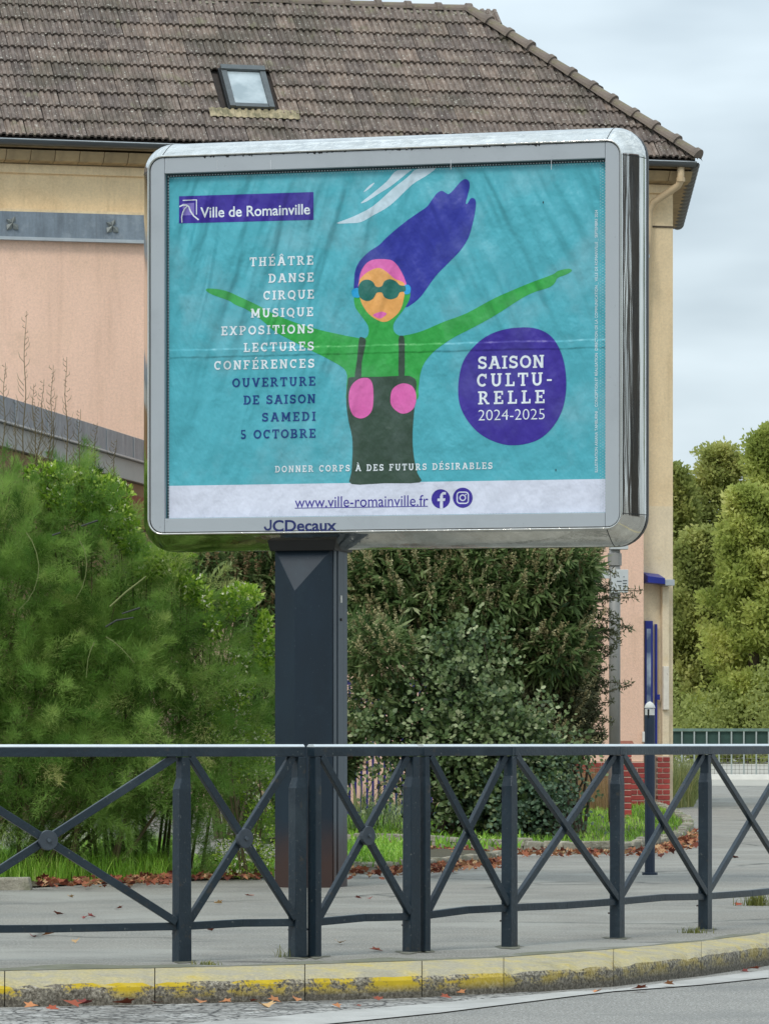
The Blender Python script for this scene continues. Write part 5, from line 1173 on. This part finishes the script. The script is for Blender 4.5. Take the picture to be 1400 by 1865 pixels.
# sprawling thin side shoots of the twiggy shrub
def shoots(loc, lst, d):
    mb = MB(); PP = []
    for pts in lst:
        q_ = [px(x, y, d) for x, y in pts]; mb.tube([p - Vector(loc) for p in q_], [.007 - .005 * i / len(q_) for i in range(len(q_))], 5)
        for a, b in zip(q_, q_[1:]):
            for t in np.linspace(0, 1, 9): p = a.lerp(b, float(t)); PP.append((p.x, p.y, p.z))
    P = np.repeat(np.array(PP), 9, 0); P += rng.normal(size=P.shape) * .016
    V, Fc = leaves(P, dirs(len(P), .3), rng.uniform(.03, .07, len(P)), .014)
    return mb, V, Fc
sl_ = (1.9, dC, 0)
shB = thing('wild_shoots', 'bare spiky shoots sticking out right across the grey mast', 'plant', sl_)
_ex = []
for k in range(26):
    y0 = random.uniform(1010, 1370); x0 = 1060 if y0 < 1200 else 1040; l_ = random.uniform(30, 80); _ex.append([(x0 - 40, y0), (x0 + l_ * .5, y0 - random.uniform(-12, 14)), (x0 + l_, y0 - random.uniform(-20, 34))])
mb, V, Fc = shoots(sl_, _ex + [[(1040, 1085), (1100, 1075), (1168, 1076)], [(1050, 1095), (1110, 1090), (1155, 1088)], [(1030, 1110), (1090, 1125), (1130, 1140), (1152, 1147)], [(1040, 1060), (1080, 1045), (1095, 1035)], [(1020, 1230), (1080, 1240), (1135, 1245)], [(1040, 1250), (1085, 1215), (1098, 1175)], [(1060, 1225), (1110, 1190), (1126, 1160)], [(1020, 1280), (1080, 1290), (1100, 1240)], [(1030, 1290), (1070, 1320), (1098, 1292)], [(1020, 1340), (1075, 1350), (1100, 1345)], [(1045, 1200), (1075, 1180), (1060, 1160)], [(1060, 1250), (1105, 1262), (1150, 1246)], [(1000, 1010), (1060, 1000), (1100, 995)], [(1085, 1350), (1098, 1338), (1092, 1325)]], dC)
mb.build('stem', m_stem2, shB); foliage('foliage', [(V - np.array(sl_), Fc, rng.random(len(V)) * .7)], leafmat('shoot_leaf', GB, .6, .1), shB)
ch2 = [cb_(400, 1040, 120, 60, .8), cb_(330, 1030, 70, 40, .8), cb_(470, 1090, 80, 70, .8), cb_(520, 1200, 80, 120, .8), cb_(330, 1090, 110, 60, .8), cb_(500, 980, 100, 50, .9), cb_(560, 1350, 100, 120, .8), cb_(260, 1120, 120, 80, .9)]
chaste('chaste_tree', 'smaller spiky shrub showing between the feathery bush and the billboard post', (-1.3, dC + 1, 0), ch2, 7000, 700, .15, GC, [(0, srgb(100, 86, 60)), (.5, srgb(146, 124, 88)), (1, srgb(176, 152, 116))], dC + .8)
# ---- round-leaved shrub in front, low
def arch_shrub(name, label, loc, C, nst, per, ll, stops):
    """many arching shoots with pairs of small round leaves"""
    B = thing(name, label, 'shrub', loc, 0); L0 = np.array(loc)
    P, D, r = blobs(C, nst, .55); D = D * .8 + dirs(nst) * .4 + np.array([0, -.4, .25]); D /= np.linalg.norm(D, axis=1)[:, None]
    t = np.linspace(0, 1, per)[None, :, None]; Ls = rng.uniform(.18, .62, nst)[:, None, None]
    A = P[:, None] + D[:, None] * t * Ls + np.array([0, 0, -.32]) * (t ** 2) * Ls; sd_ = perp(D)[:, None] * np.where(np.arange(per) % 2, 1, -1)[None, :, None]
    LD = sd_ * .8 + D[:, None] * .3 + np.array([0, -.2, .25]) + rng.normal(size=A.shape) * .22; LD = LD.reshape(-1, 3); LD /= np.linalg.norm(LD, axis=1)[:, None]
    A = A.reshape(-1, 3); n = len(A); l_ = rng.uniform(.7, 1.2, n) * ll; S = perp(LD)
    S = np.cross(LD, np.array([0, -.8, .6]) + rng.normal(size=LD.shape) * .3); S /= np.linalg.norm(S, axis=1)[:, None]
    V = []; 
    for (a, w) in ((0, 0), (.3, .34), (.72, .30), (1, 0), (.72, -.30), (.3, -.34)): V.append(A + LD * (a * l_)[:, None] + S * (w * l_)[:, None])
    V = np.stack(V, 1).reshape(-1, 3); b = np.arange(n)[:, None] * 6; Fc = np.concatenate([b + [0, 1, 5], b + [1, 2, 5], b + [2, 4, 5], b + [2, 3, 4]], 1).reshape(-1, 3)
    tint = np.repeat(np.clip(np.repeat(rng.normal(.45, .15, nst), per) + np.tile(np.linspace(-.08, .18, per), nst) + rng.normal(0, .06, n), 0, 1), 6)
    foliage('foliage', [(V - L0, Fc, tint)], leafmat(name + '_leaf', stops, .45, .15), B)
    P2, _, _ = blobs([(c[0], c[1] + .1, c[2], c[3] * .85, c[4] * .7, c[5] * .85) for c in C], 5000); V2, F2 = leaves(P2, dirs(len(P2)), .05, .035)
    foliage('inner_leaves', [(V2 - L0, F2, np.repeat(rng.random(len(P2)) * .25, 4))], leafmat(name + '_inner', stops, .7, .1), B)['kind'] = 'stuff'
    mb = MB()
    for j in range(40):
        c = random.choice(C); a = Vector((loc[0] + random.uniform(-.5, .5), loc[1] + random.uniform(-.1, .2), 0)); b_ = Vector(c[:3]) + Vector((random.uniform(-.7, .7) * c[3], 0, random.uniform(0, .9) * c[5]))
        mb.tube([a - Vector(loc), a.lerp(b_, .5) + Vector((random.uniform(-.1, .1), 0, .1)) - Vector(loc), b_ - Vector(loc)], [.014, .008, .004], 5, caps=False)
    mb.build('stem', m_stem2, B); return B
def db_(x, y, rx_, ry_, dy=0, dep=.45):
    d = 46.6 + dy; k = d / F; return ((x - 700) * k, d, EYE + (YH - y) * k, rx_ * k, dep, ry_ * k)
GR = [(0, srgb(28, 44, 20)), (.4, srgb(66, 88, 44)), (.7, srgb(110, 126, 78)), (1, srgb(170, 176, 134))]
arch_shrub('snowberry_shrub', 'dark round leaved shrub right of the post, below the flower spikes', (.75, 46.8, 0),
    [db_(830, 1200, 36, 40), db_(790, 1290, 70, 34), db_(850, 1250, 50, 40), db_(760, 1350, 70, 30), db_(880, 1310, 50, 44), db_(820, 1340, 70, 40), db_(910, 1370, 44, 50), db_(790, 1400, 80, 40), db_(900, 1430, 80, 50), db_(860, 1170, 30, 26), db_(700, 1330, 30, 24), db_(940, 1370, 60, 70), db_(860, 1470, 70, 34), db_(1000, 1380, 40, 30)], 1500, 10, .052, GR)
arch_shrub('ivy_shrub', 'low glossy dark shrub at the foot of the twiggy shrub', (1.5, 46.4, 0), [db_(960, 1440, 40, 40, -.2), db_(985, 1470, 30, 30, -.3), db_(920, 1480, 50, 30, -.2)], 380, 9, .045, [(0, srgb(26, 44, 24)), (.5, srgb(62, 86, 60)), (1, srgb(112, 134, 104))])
# ---- long grassy leaves beside the post
def blade_mesh(P, H, Wd, lean, stops=None, seg=3, droop=.5):
    n = len(P); a = rng.random(n) * 2 * math.pi; D = np.stack([np.cos(a), np.sin(a), np.zeros(n)], 1); S = np.stack([-np.sin(a), np.cos(a), np.zeros(n)], 1)
    # turn the flat side roughly to all directions
    rows = []
    for k in range(seg + 1):
        t = k / seg; c = P + D * (lean * H * t ** 2)[:, None] + np.array([0, 0, 1.0]) * (H * (t - droop * .5 * lean * t ** 3))[:, None]
        w = Wd * (1 - t) ** .7 if k < seg else 0 * Wd
        rows += [c + S * np.reshape(w / 2, (-1, 1)), c - S * np.reshape(w / 2, (-1, 1))]
    V = np.stack(rows, 1).reshape(-1, 3); m = 2 * (seg + 1); b = np.arange(n)[:, None] * m; Fs = []
    for k in range(seg): Fs += [b + [2*k, 2*k+1, 2*k+3], b + [2*k, 2*k+3, 2*k+2]]
    return V, np.concatenate(Fs, 1).reshape(-1, 3), m
def grass(name, label, cat, P, hmin, hmax, wd, stops, kind='stuff', loc=None, leanmax=.8, parent=None):
    n = len(P); H = rng.uniform(hmin, hmax, n); V, Fc, m = blade_mesh(P, H, np.full(n, wd), rng.uniform(.1, leanmax, n))
    t = np.repeat(np.clip(rng.normal(.5, .2, n) + .12 * np.sin(P[:, 0] * 7), 0, 1), m)
    if loc is not None: V = V - np.array(loc)
    o = link(name, mesh_np(name, V, Fc, t), leafmat(name + '_m', stops, .5, .35), parent)
    if loc is not None: o.location = loc
    return tag(o, label, cat, kind=kind)
GG = [(0, srgb(72, 112, 30)), (.45, srgb(122, 170, 50)), (.8, srgb(168, 208, 80)), (1, srgb(200, 212, 124))]
def in_px_poly(n, corners, z=0):
    """random ground points inside a quad given by photo pixels"""
    q_ = [gp(x, y, z) for x, y in corners]; u, v = rng.random(n)[:, None], rng.random(n)[:, None]
    a, b, c, d = [np.array(q) for q in q_]; return (a * (1-u) + b * u) * (1-v) + (d * (1-u) + c * u) * v
# left verge soil and grass
pts = [(-500, 1602), (0, 1610), (60, 1618), (160, 1612), (330, 1606), (500, 1600), (500, 1560), (-500, 1540)]
struct(MB().add([(lambda p: (p.x, p.y, .012))(gp(x, y)) for x, y in pts], [tuple(range(len(pts)))]).build('verge_soil', m_soil))
P = np.concatenate([in_px_poly(15000, [(-300, 1608), (300, 1606), (325, 1572), (-300, 1572)], .01), in_px_poly(2500, [(150, 1600), (330, 1600), (330, 1550), (150, 1560)], .01)])
grass('verge_grass', 'bright green long grass under the feathery bush at the left', 'grass', P, .10, .26, .007, GG)
P = in_px_poly(500, [(150, 1596), (330, 1596), (330, 1560), (150, 1560)], .01); grass('tall_grass', 'taller grass blades at the left of the barrier post', 'grass', P, .18, .34, .006, GG, leanmax=1.0)
P = in_px_poly(1400, [(340, 1600), (498, 1600), (498, 1570), (340, 1570)], .01); grass('low_weeds', 'low weeds at the foot of the feathery bush near the billboard post', 'weeds', P, .03, .12, .014, GG, leanmax=1.2)
# centre bed: soil, lawn
ed = [(560, 1538), (640, 1540), (720, 1542), (800, 1544), (880, 1549), (950, 1553), (1060, 1557), (1120, 1556), (1170, 1552), (1215, 1545), (1245, 1535), (1262, 1520), (1262, 1508), (1245, 1496), (1225, 1484), (1200, 1474)]
poly = [gp(x, y) for x, y in ed] + [gp(1150, 1462), gp(1000, 1458), gp(600, 1462), gp(420, 1500), gp(480, 1538)]
struct(MB().add([(p.x, p.y, .06) for p in poly] , [tuple(range(len(poly)))]).build('flower_bed_soil', m_soil))
def in_poly(n, poly, z):
    xs = [p.x for p in poly]; ys = [p.y for p in poly]; out = np.zeros((0, 2)); px_, py_ = np.array(xs), np.array(ys)
    while len(out) < n:
        c = np.stack([rng.uniform(min(xs), max(xs), n), rng.uniform(min(ys), max(ys), n)], 1); ins = np.zeros(n, bool); j = len(xs) - 1
        for i in range(len(xs)):
            cond = ((py_[i] > c[:, 1]) != (py_[j] > c[:, 1])); xx = (px_[j] - px_[i]) * (c[:, 1] - py_[i]) / (py_[j] - py_[i] + 1e-12) + px_[i]; ins ^= cond & (c[:, 0] < xx); j = i
        out = np.concatenate([out, c[ins]])
    return np.concatenate([out[:n], np.full((n, 1), z)], 1)
P = in_poly(30000, [p for p in poly], .06); grass('lawn', 'bright mown lawn patch around the corner of the pink building', 'lawn', P, .03, .085, .010, GG)
P = in_px_poly(900, [(640, 1540), (950, 1550), (950, 1510), (640, 1510)], .06); grass('bed_weeds', 'leafy weeds along the bed edge right of the billboard post', 'weeds', P, .05, .14, .022, GG, leanmax=1.3)
# bed edging stones (each a piece of the edging)
m_stone = mat('edging_stone', srgb(150, 144, 128), .95, .25, 10, rnd=.18, bump=.8, bscale=40, bdist=.02, stains=[(6, .5, .7, srgb(86, 92, 60), .7), (30, .6, .7, srgb(206, 200, 184), .6)])
def edging(name, label, pl, z0, h, w, step, white=None):
    E = thing(name, label, 'edging', (pl[0].x, pl[0].y, 0)); L0 = pl[0].copy(); k = 0
    for a, b in zip(pl, pl[1:]):
        L_ = (b - a).length; n = max(1, round(L_ / step)); d = (b - a).normalized(); nn = Vector((-d.y, d.x, 0))
        for i in range(n):
            c0 = a + d * (L_ * i / n + .008); c1 = a + d * (L_ * (i + 1) / n - .008); hh = h * random.uniform(.8, 1.15); j = lambda: Vector((random.uniform(-.012, .012), random.uniform(-.012, .012), random.uniform(-.01, .01)))
            p = [c0, c1, c1 + nn * w, c0 + nn * w]; v = [q + Vector((0, 0, -.02)) - L0 for q in p] + [q.lerp((p[0] + p[2]) / 2, .12) + Vector((0, 0, hh)) + j() - L0 for q in p]
            o = MB().hexa(v).build('edging_stone', m_stone, E, bevel=.012, seg=2); k += 1
    return E
edging('bed_edging', 'rough mossy stone edging curving around the lawn bed', [gp(x, y) for x, y in ed], 0, .11, .12, .33)
e2 = [(632, 1593), (690, 1591), (745, 1586), (800, 1582), (860, 1578), (905, 1575), (918, 1570)]
p2 = [gp(x, y) for x, y in e2]
edging('front_edging', 'lower row of broken edging stones just right of the billboard post', p2, 0, .09, .10, .22)
poly2 = p2 + [gp(905, 1562), gp(800, 1556), gp(632, 1552)]
struct(MB().add([(p.x, p.y, .05) for p in poly2], [tuple(range(len(poly2)))]).build('small_bed_soil', m_soil))
P = in_poly(3800, poly2[:3] + [gp(745, 1586), gp(770, 1560), gp(632, 1553)], .05); grass('small_bed_grass', 'yellow green weeds in the little bed right of the billboard post', 'weeds', P, .03, .12, .014, GG, leanmax=1.2)
edging('left_edging', 'mossy stone edging at the far left behind the barrier', [gp(-260, 1618), gp(-60, 1622), gp(60, 1622)], 0, .07, .14, .4)
# long yellowish blades next to the post
P = in_px_poly(26, [(640, 1500), (690, 1500), (690, 1480), (640, 1480)], .05)
grass('iris_clump', 'long arching yellow green leaves just right of the billboard post', 'plant', P, .45, 1.0, .022, [(0, srgb(96, 104, 50)), (1, srgb(170, 168, 104))], kind='stuff', loc=tuple(P[0]), leanmax=1.15)
P = in_px_poly(300, [(640, 1520), (760, 1520), (760, 1480), (640, 1480)], .05)
grass('fern_clump', 'dark strap leaved clump under the round leaved shrub', 'plant', P, .15, .5, .016, GC, kind='stuff', loc=tuple(P[0]), leanmax=1.2)
# dry climber on the pink wall base and weeds at the brick pier
P = in_px_poly(5200, [(985, 1478), (1112, 1478), (1112, 1466), (985, 1466)], .05)
grass('dry_grass', 'dry straw coloured weeds against the pink wall base', 'weeds', P, .12, .75, .006, [(0, srgb(120, 96, 66)), (.6, srgb(164, 134, 96)), (1, srgb(110, 116, 60))], leanmax=.5)
P = in_px_poly(2600, [(1212, 1474), (1262, 1470), (1275, 1448), (1215, 1448)], .0)
grass('corner_weeds', 'pale green weeds growing at the corner of the brick pier', 'weeds', P, .25, .85, .020, [(0, srgb(92, 110, 60)), (.6, srgb(150, 156, 96)), (1, srgb(196, 186, 130))], leanmax=.8)
for i, (x, y, n, h, lb) in enumerate(((1378, 1650, 160, .09, 'brown green grass tuft in the pavement at the far right'), (1262, 1700, 60, .035, 'small weed at the foot of the rightmost barrier post'), (519, 1744, 22, .06, 'tiny weed beside the double barrier posts'), (375, 1760, 60, .025, 'thin weeds in the kerb joint by the left barrier post'))):
    c = gp(x, y); P = np.array(c) + np.concatenate([rng.normal(size=(n, 2)) * .035, np.zeros((n, 1))], 1)
    grass('weed_tuft', lb, 'weed', P, h * .5, h * 1.4, .006, [(0, srgb(84, 86, 40)), (.6, srgb(122, 128, 60)), (1, srgb(160, 150, 84))], kind='stuff', loc=tuple(c), leanmax=1.0)
# moss strip behind the kerb
vv = []
n = 90
for i in range(n + 1):
    t = i / n * 8.9; k = min(int(t), 8); b_ = kb[k].lerp(kb[k+1], t - k); f_ = kf[k].lerp(kf[k+1], t - k); o_ = (b_ - f_).normalized()
    vv += [tuple(b_ + Vector((0, 0, .006)) - o_ * .012), tuple(b_ + Vector((0, 0, .004)) + o_ * (.10 + .05 * math.sin(i * .31) + .03 * math.sin(i * .83)))]
m = MB().add(vv, [(2*i, 2*i+1, 2*i+3, 2*i+2) for i in range(n)]).build('moss_strip', mat('damp_moss', srgb(112, 112, 94), .95, .2, 5, bump=.5, bscale=90, stains=[(2.2, .5, .62, srgb(134, 132, 122), .95), (20, .55, .7, srgb(78, 84, 40), .5)])); m['kind'] = 'structure'
# ---- fallen leaves: drifts as stuff, single leaves on the paving as things
LM = [mat('dead_leaf_' + str(i), c, .8, .2, 30, rnd=.2) for i, c in enumerate((srgb(150, 72, 44), srgb(186, 124, 78), srgb(120, 48, 40), srgb(196, 160, 112)))]
def leaf_verts(sz, curl):
    a = [(0, -.5), (.22, -.30), (.46, -.34), (.36, -.05), (.52, .16), (.22, .20), (0, .56), (-.22, .20), (-.50, .14), (-.34, -.06), (-.44, -.34), (-.2, -.3)]
    return [(x * sz, y * sz, .004 + curl * sz * (abs(x) * 1.1 + .3 * y * y)) for x, y in a]
def drift(name, label, segs, n, sz, hgt):
    Vs, Fs, Ts = [], [], []; k = 0
    for _ in range(n):
        (x0, y0), (x1, y1), sp = random.choice(segs); t = random.random(); y = y0 + (y1 - y0) * t + random.gauss(0, sp); p = gp(x0 + (x1 - x0) * t, max(y, 1380)); s_ = sz * random.uniform(.5, 1.2)
        v = [Vector(q) for q in leaf_verts(s_, random.uniform(0, .9))]; M = Matrix.Rotation(random.uniform(0, 6.28), 3, 'Z') @ Matrix.Rotation(random.uniform(-.7, .7), 3, 'X') @ Matrix.Rotation(random.uniform(-.6, .6), 3, 'Y')
        z = random.uniform(.004, hgt); v = [M @ q + p + Vector((0, 0, z + s_ * .2)) for q in v]; v.append(M @ Vector((0, 0, 0)) + p + Vector((0, 0, z + s_ * .2)))
        Vs += [tuple(q) for q in v]; Fs += [(k + 12, k + i, k + (i+1) % 12) for i in range(12)]; Ts += [random.random()] * 13; k += 13
    o = link(name, mesh_np(name, Vs, Fs, Ts), leafmat(name + '_m', [(0, srgb(88, 46, 38)), (.35, srgb(138, 76, 54)), (.7, srgb(170, 112, 78)), (1, srgb(190, 158, 118))], .8, .15)); return tag(o, label, 'leaves', kind='stuff')
drift('fallen_leaves', 'drift of rust brown dead leaves along the left grass verge', [((60, 1616), (320, 1608), 3), ((230, 1612), (320, 1606), 3), ((330, 1606), (500, 1602), 2.5), ((70, 1620), (330, 1614), 2)], 420, .058, .04)
drift('fallen_leaves', 'red brown dead leaves along the small bed right of the post', [((630, 1598), (820, 1592), 4), ((720, 1594), (920, 1580), 4), ((820, 1588), (925, 1574), 3)], 330, .062, .04)
drift('fallen_leaves', 'dead leaves along the far lawn edging', [((640, 1547), (950, 1560), 2.5), ((950, 1562), (1180, 1560), 2.5), ((1170, 1560), (1268, 1538), 5), ((1200, 1556), (1270, 1528), 4)], 620, .07, .04)
lme = []
for c in range(4):
    me = bpy.data.meshes.new('fallen_leaf'); v = leaf_verts(1, .25 + .1 * c) + [(0, 0, .004)]; me.from_pydata(v, [], [(12, i, (i+1) % 12) for i in range(12)]); me.materials.append(LM[c]); lme.append(me)
def single(x, y, z, sz, c, label, grp=True):
    p = gp(x, y, z); o = link('fallen_leaf', lme[c]); o.location = p + Vector((0, 0, .004 + sz * .05)); o.scale = (sz, sz, sz); o.rotation_euler = (random.uniform(-.35, .35), random.uniform(-.35, .35), random.uniform(0, 6.28)); tag(o, label, 'leaf', 'fallen leaves lying on the paving and road')
for x, y, z, sz, c, lb in ((88, 1705, 0, .07, 1, 'pale tan leaf on the pavement under the wide barrier bay'), (60, 1709, 0, .05, 2, 'dark red leaf left of the tan leaf under the wide barrier bay'), (139, 1718, 0, .05, 3, 'small pale leaf below the tan leaf under the wide barrier bay'),
    (216, 1657, 0, .06, 0, 'rust leaf near the diagonal brace of the wide bay'), (155, 1674, 0, .045, 2, 'dark red leaf beside a second one above the bottom rail'), (167, 1672, 0, .055, 2, 'larger dark red leaf just above the bottom rail of the wide bay'), (107, 1667, 0, .07, 0, 'flat brown leaf high on the pavement at the left'),
    (128, 1636, 0, .05, 3, 'light leaf close to the grass verge'), (397, 1648, 0, .06, 3, 'cream leaf right of the left barrier post'), (455, 1634, 0, .07, 0, 'rust leaf close to the leaf drift near the billboard post'), (618, 1721, 0, .07, 3, 'long tan leaf between the middle barrier posts'), (685, 1734, 0, .07, 0, 'reddish leaf low in the single bay barrier'),
    (652, 1638, 0, .05, 2, 'small dark leaf right of the billboard post foot'), (673, 1639, 0, .045, 2, 'second small dark leaf right of the billboard post foot'), (385, 1696, 0, .05, 0, 'thin brown leaf under the second barrier bay'), (1335, 1563, 0, .10, 0, 'red leaf out on the open pavement at the far right'), (1345, 1650, 0, .06, 0, 'rust leaf beside the brown grass tuft'),
    (130, 1833, -.13, .10, 0, 'curled brown leaf upright against the kerb at the left'), (58, 1838, -.13, .08, 1, 'tan leaf in the gutter at the far left'), (95, 1841, -.13, .06, 0, 'orange leaf right of the tan one in the gutter'), (155, 1832, -.13, .08, 2, 'dark red leaf next to the curled brown leaf'), (223, 1832, -.13, .11, 0, 'large rust leaf in the gutter before the second kerb stone'),
    (285, 1830, -.13, .06, 0, 'leaf at the kerb joint in the gutter'), (365, 1829, -.13, .06, 1, 'tan leaf alone in the gutter under the second kerb stone'), (410, 1829, -.13, .06, 1, 'tan leaf nearest the third kerb stone'), (482, 1838, -.13, .09, 3, 'pale leaf in the gutter left of the kerb joint'), (500, 1827, -.13, .07, 1, 'tan leaf touching the kerb foot'), (463, 1826, -.13, .05, 0, 'rust leaf upright against the kerb'), (540, 1824, -.13, .05, 1, 'tan leaf at the third kerb joint'),
    (612, 1836, -.13, .05, 1, 'leaf on the cracked gutter below the middle posts'), (650, 1835, -.13, .04, 0, 'tiny leaf on the cracked gutter'), (688, 1822, -.13, .05, 0, 'small leaf near the kerb foot in the middle'), (812, 1820, -.13, .06, 0, 'pinkish leaf at the kerb foot right of the middle'), (838, 1812, -.13, .06, 1, 'leaf leaning on the kerb right of the pinkish one'),
    (1088, 1809, -.13, .05, 1, 'small tan leaf on the asphalt by the kerb'), (1165, 1804, -.13, .08, 0, 'orange leaf on the asphalt by the kerb'), (1217, 1796, -.13, .06, 1, 'leaf standing up at the kerb foot to the right'), (1372, 1767, -.13, .07, 0, 'brown leaf at the kerb foot at the right edge'), (1355, 1773, -.13, .05, 2, 'dark leaf left of the rightmost kerb leaf')):
    single(x, y, z, sz, c, lb)
# ---- far trees
def far_tree(x, ytop, wpx, d, label, stops, n=46000, low=1372):
    c = px(x, 1351, d); k = d / F; zt = EYE + (YH - ytop) * k; zl = EYE + (YH - low) * k; Wm = wpx * k / 2
    B = thing('tree', label, 'tree', (c.x, c.y, 0), 0, 'trees in a row beyond the far fence'); C = []
    for j in range(420):
        t = random.random(); z = zl + (zt - zl) * (t ** .85) * .97; prof_ = math.sin(math.pi * min(1, .30 + .69 * (z - zl) / (zt - zl))) ** .7
        a = random.uniform(0, 6.28); r_env = Wm * prof_ * (.86 + .12 * math.sin(3 * a + x) + .10 * math.sin(z * 1.1 + x)); rr_ = r_env * (random.random() ** .45)
        s_ = Wm * random.uniform(.05, .18)
        C.append((c.x + math.cos(a) * rr_, c.y + math.sin(a) * rr_ * .8, min(z, zt - s_), s_ * random.uniform(1, 1.9), s_ * 1.3, s_ * random.uniform(.5, .9)))
    P, D, r = blobs(C, n, .2); P = P + rng.normal(size=P.shape) * .12; D = D + dirs(n) * .9 + np.array([0, -.3, .3]); D /= np.linalg.norm(D, axis=1)[:, None]; V, Fc = leaves(P, D, rng.uniform(.14, .34, n), rng.uniform(.10, .22, n), .1, .5)
    big = .2 * np.sin(P[:, 0] * 1.1 + x) * np.sin(P[:, 2] * .9) + .14 * np.sin(P[:, 0] * 3.1 + P[:, 2] * 1.7 + x); tint = np.clip(.5 + big + rng.normal(0, .09, n), 0, 1)
    L0 = np.array((c.x, c.y, 0)); foliage('crown', [(V - L0, Fc, np.repeat(tint, 4))], leafmat('far_leaf', stops, .7, .55), B)
    MB().tube([(0, 0, 0), (.1, 0, (zl + 3)), (0, 0, zt * .6)], [.4, .32, .12], 8).build('trunk', m_stem2, B)
GF = [(0, srgb(120, 130, 70)), (.4, srgb(156, 164, 92)), (.7, srgb(186, 188, 112)), (1, srgb(212, 206, 134))]
GF2 = [(0, srgb(122, 136, 64)), (.4, srgb(168, 178, 92)), (.7, srgb(196, 200, 112)), (1, srgb(218, 214, 138))]
for a in ((1215, 838, 210, 235, 'low green tree top just right of the building corner', GF), (1315, 790, 230, 240, 'tall rounded tree rising in the middle of the far row', GF), (1410, 766, 240, 232, 'tallest yellow green tree at the right edge', GF2), (1370, 885, 220, 218, 'lighter nearer tree in front at the right', GF2), (1270, 960, 190, 222, 'darker mid height tree beside the building corner', GF), (1500, 780, 200, 236, 'tree beyond the right edge of the far row', GF), (1200, 1010, 130, 228, 'low tree half hidden by the building corner', GF2)):
    far_tree(*a)
hd = px(1150, 1351, 214); P, D, r = blobs([(hd.x + i * 1.3, 214 + 2 * math.sin(i * 2.3), 1.2 + .7 * math.sin(i * 1.7), 1.5, 1.2, 2.6 + .8 * math.sin(i * 2.9)) for i in range(0, 22)], 26000, .2)
V, Fc = leaves(P, dirs(len(P), .4), .20, .13); hO = thing('far_hedge', 'low green hedge behind the distant fence', 'hedge', (hd.x + 12, 214, 0)); foliage('foliage', [(V - np.array((hd.x + 12, 214, 0)), Fc, np.repeat(np.clip(rng.normal(.3, .1, len(P)), 0, 1), 4))], leafmat('hedge_leaf', GF, .7, .4), hO)

# ---------------- unseen houses and trees, added behind and beside the camera for chrome streaks
m_hw = mat('added_house_render', srgb(150, 140, 124), .9, .1, 1); m_hd = mat('added_house_dark', srgb(70, 66, 62), .9, .1, 1); m_hr = mat('added_house_roof', srgb(84, 62, 52), .9, .2, 2)
m_win = mat('added_window', srgb(40, 46, 52), .2)
def house(x, y, w, d, h, rz, m, label):
    H = thing('house', label, 'house', (x, y, -.14), rz, 'unseen houses added for chrome streaks')
    MB().box((-w/2, -d/2, 0), (w/2, d/2, h)).build('wall', m, H)
    MB().add([(-w/2-.3, -d/2-.4, h+.002), (w/2+.3, -d/2-.4, h+.002), (w/2+.3, d/2+.4, h+.002), (-w/2-.3, d/2+.4, h+.002), (-w/2-.3, 0, h+2.4), (w/2+.3, 0, h+2.4)], [(0,3,2,1), (0,1,5,4), (2,3,4,5), (1,2,5), (3,0,4)]).build('roof', m_hr, H)
    for sgn in (-1, 1):
        for k in range(3):
            for z in [(q_ * 2.9 + .9, q_ * 2.9 + 2.4) for q_ in range(int(h / 2.9))]:
                xx = -w/2 + (k + .5) * w / 3; y0 = sgn * d / 2
                MB().box((xx-.5, min(y0, y0+sgn*.04), z[0]), (xx+.5, max(y0, y0+sgn*.04), z[1])).build('window', m_win, H)
for a in ((-22, -8, 11, 9, 13, .5, m_hw, 'pale house added for chrome streaks behind the photographer to the left'), (4, -16, 9, 8, 14.5, .1, m_hd, 'dark house added for chrome streaks straight behind the photographer'), (30, 6, 8, 10, 12, 1.2, m_hw, 'beige house added for chrome streaks right of the photographer'), (40, 38, 9, 9, 13, 1.5, m_hd, 'dark house added for chrome streaks further to the right')): house(*a)
def added_tree(x, y, h, label):
    B = thing('tree', label, 'tree', (x, y, -.14), 0, 'unseen trees added for chrome streaks')
    C = [(random.uniform(-1.4, 1.4), random.uniform(-1.4, 1.4), h * random.uniform(.35, .9), 1.8, 1.8, 1.7) for _ in range(13)]
    P, D, r = blobs(C, 5000, .5); V, Fc = leaves(P, dirs(len(P)), .28, .2); foliage('crown', [(V, Fc, np.repeat(rng.random(len(P)), 4))], leafmat('street_leaf', GC, .7, .3), B)
    MB().tube([(0, 0, 0), (.1, 0, h * .4), (0, 0, h * .75)], [.2, .15, .06], 8).build('trunk', m_stem2, B)
for a in ((-8, -12, 13, 'green tree added for chrome streaks behind the photographer between two houses'), (17, -6, 14, 'green tree added for chrome streaks behind the photographer to the right'), (27, 20, 13, 'green tree added for chrome streaks outside the frame on the right'), (30, 52, 13, 'tall green tree added for chrome streaks far out on the right')): added_tree(*a)
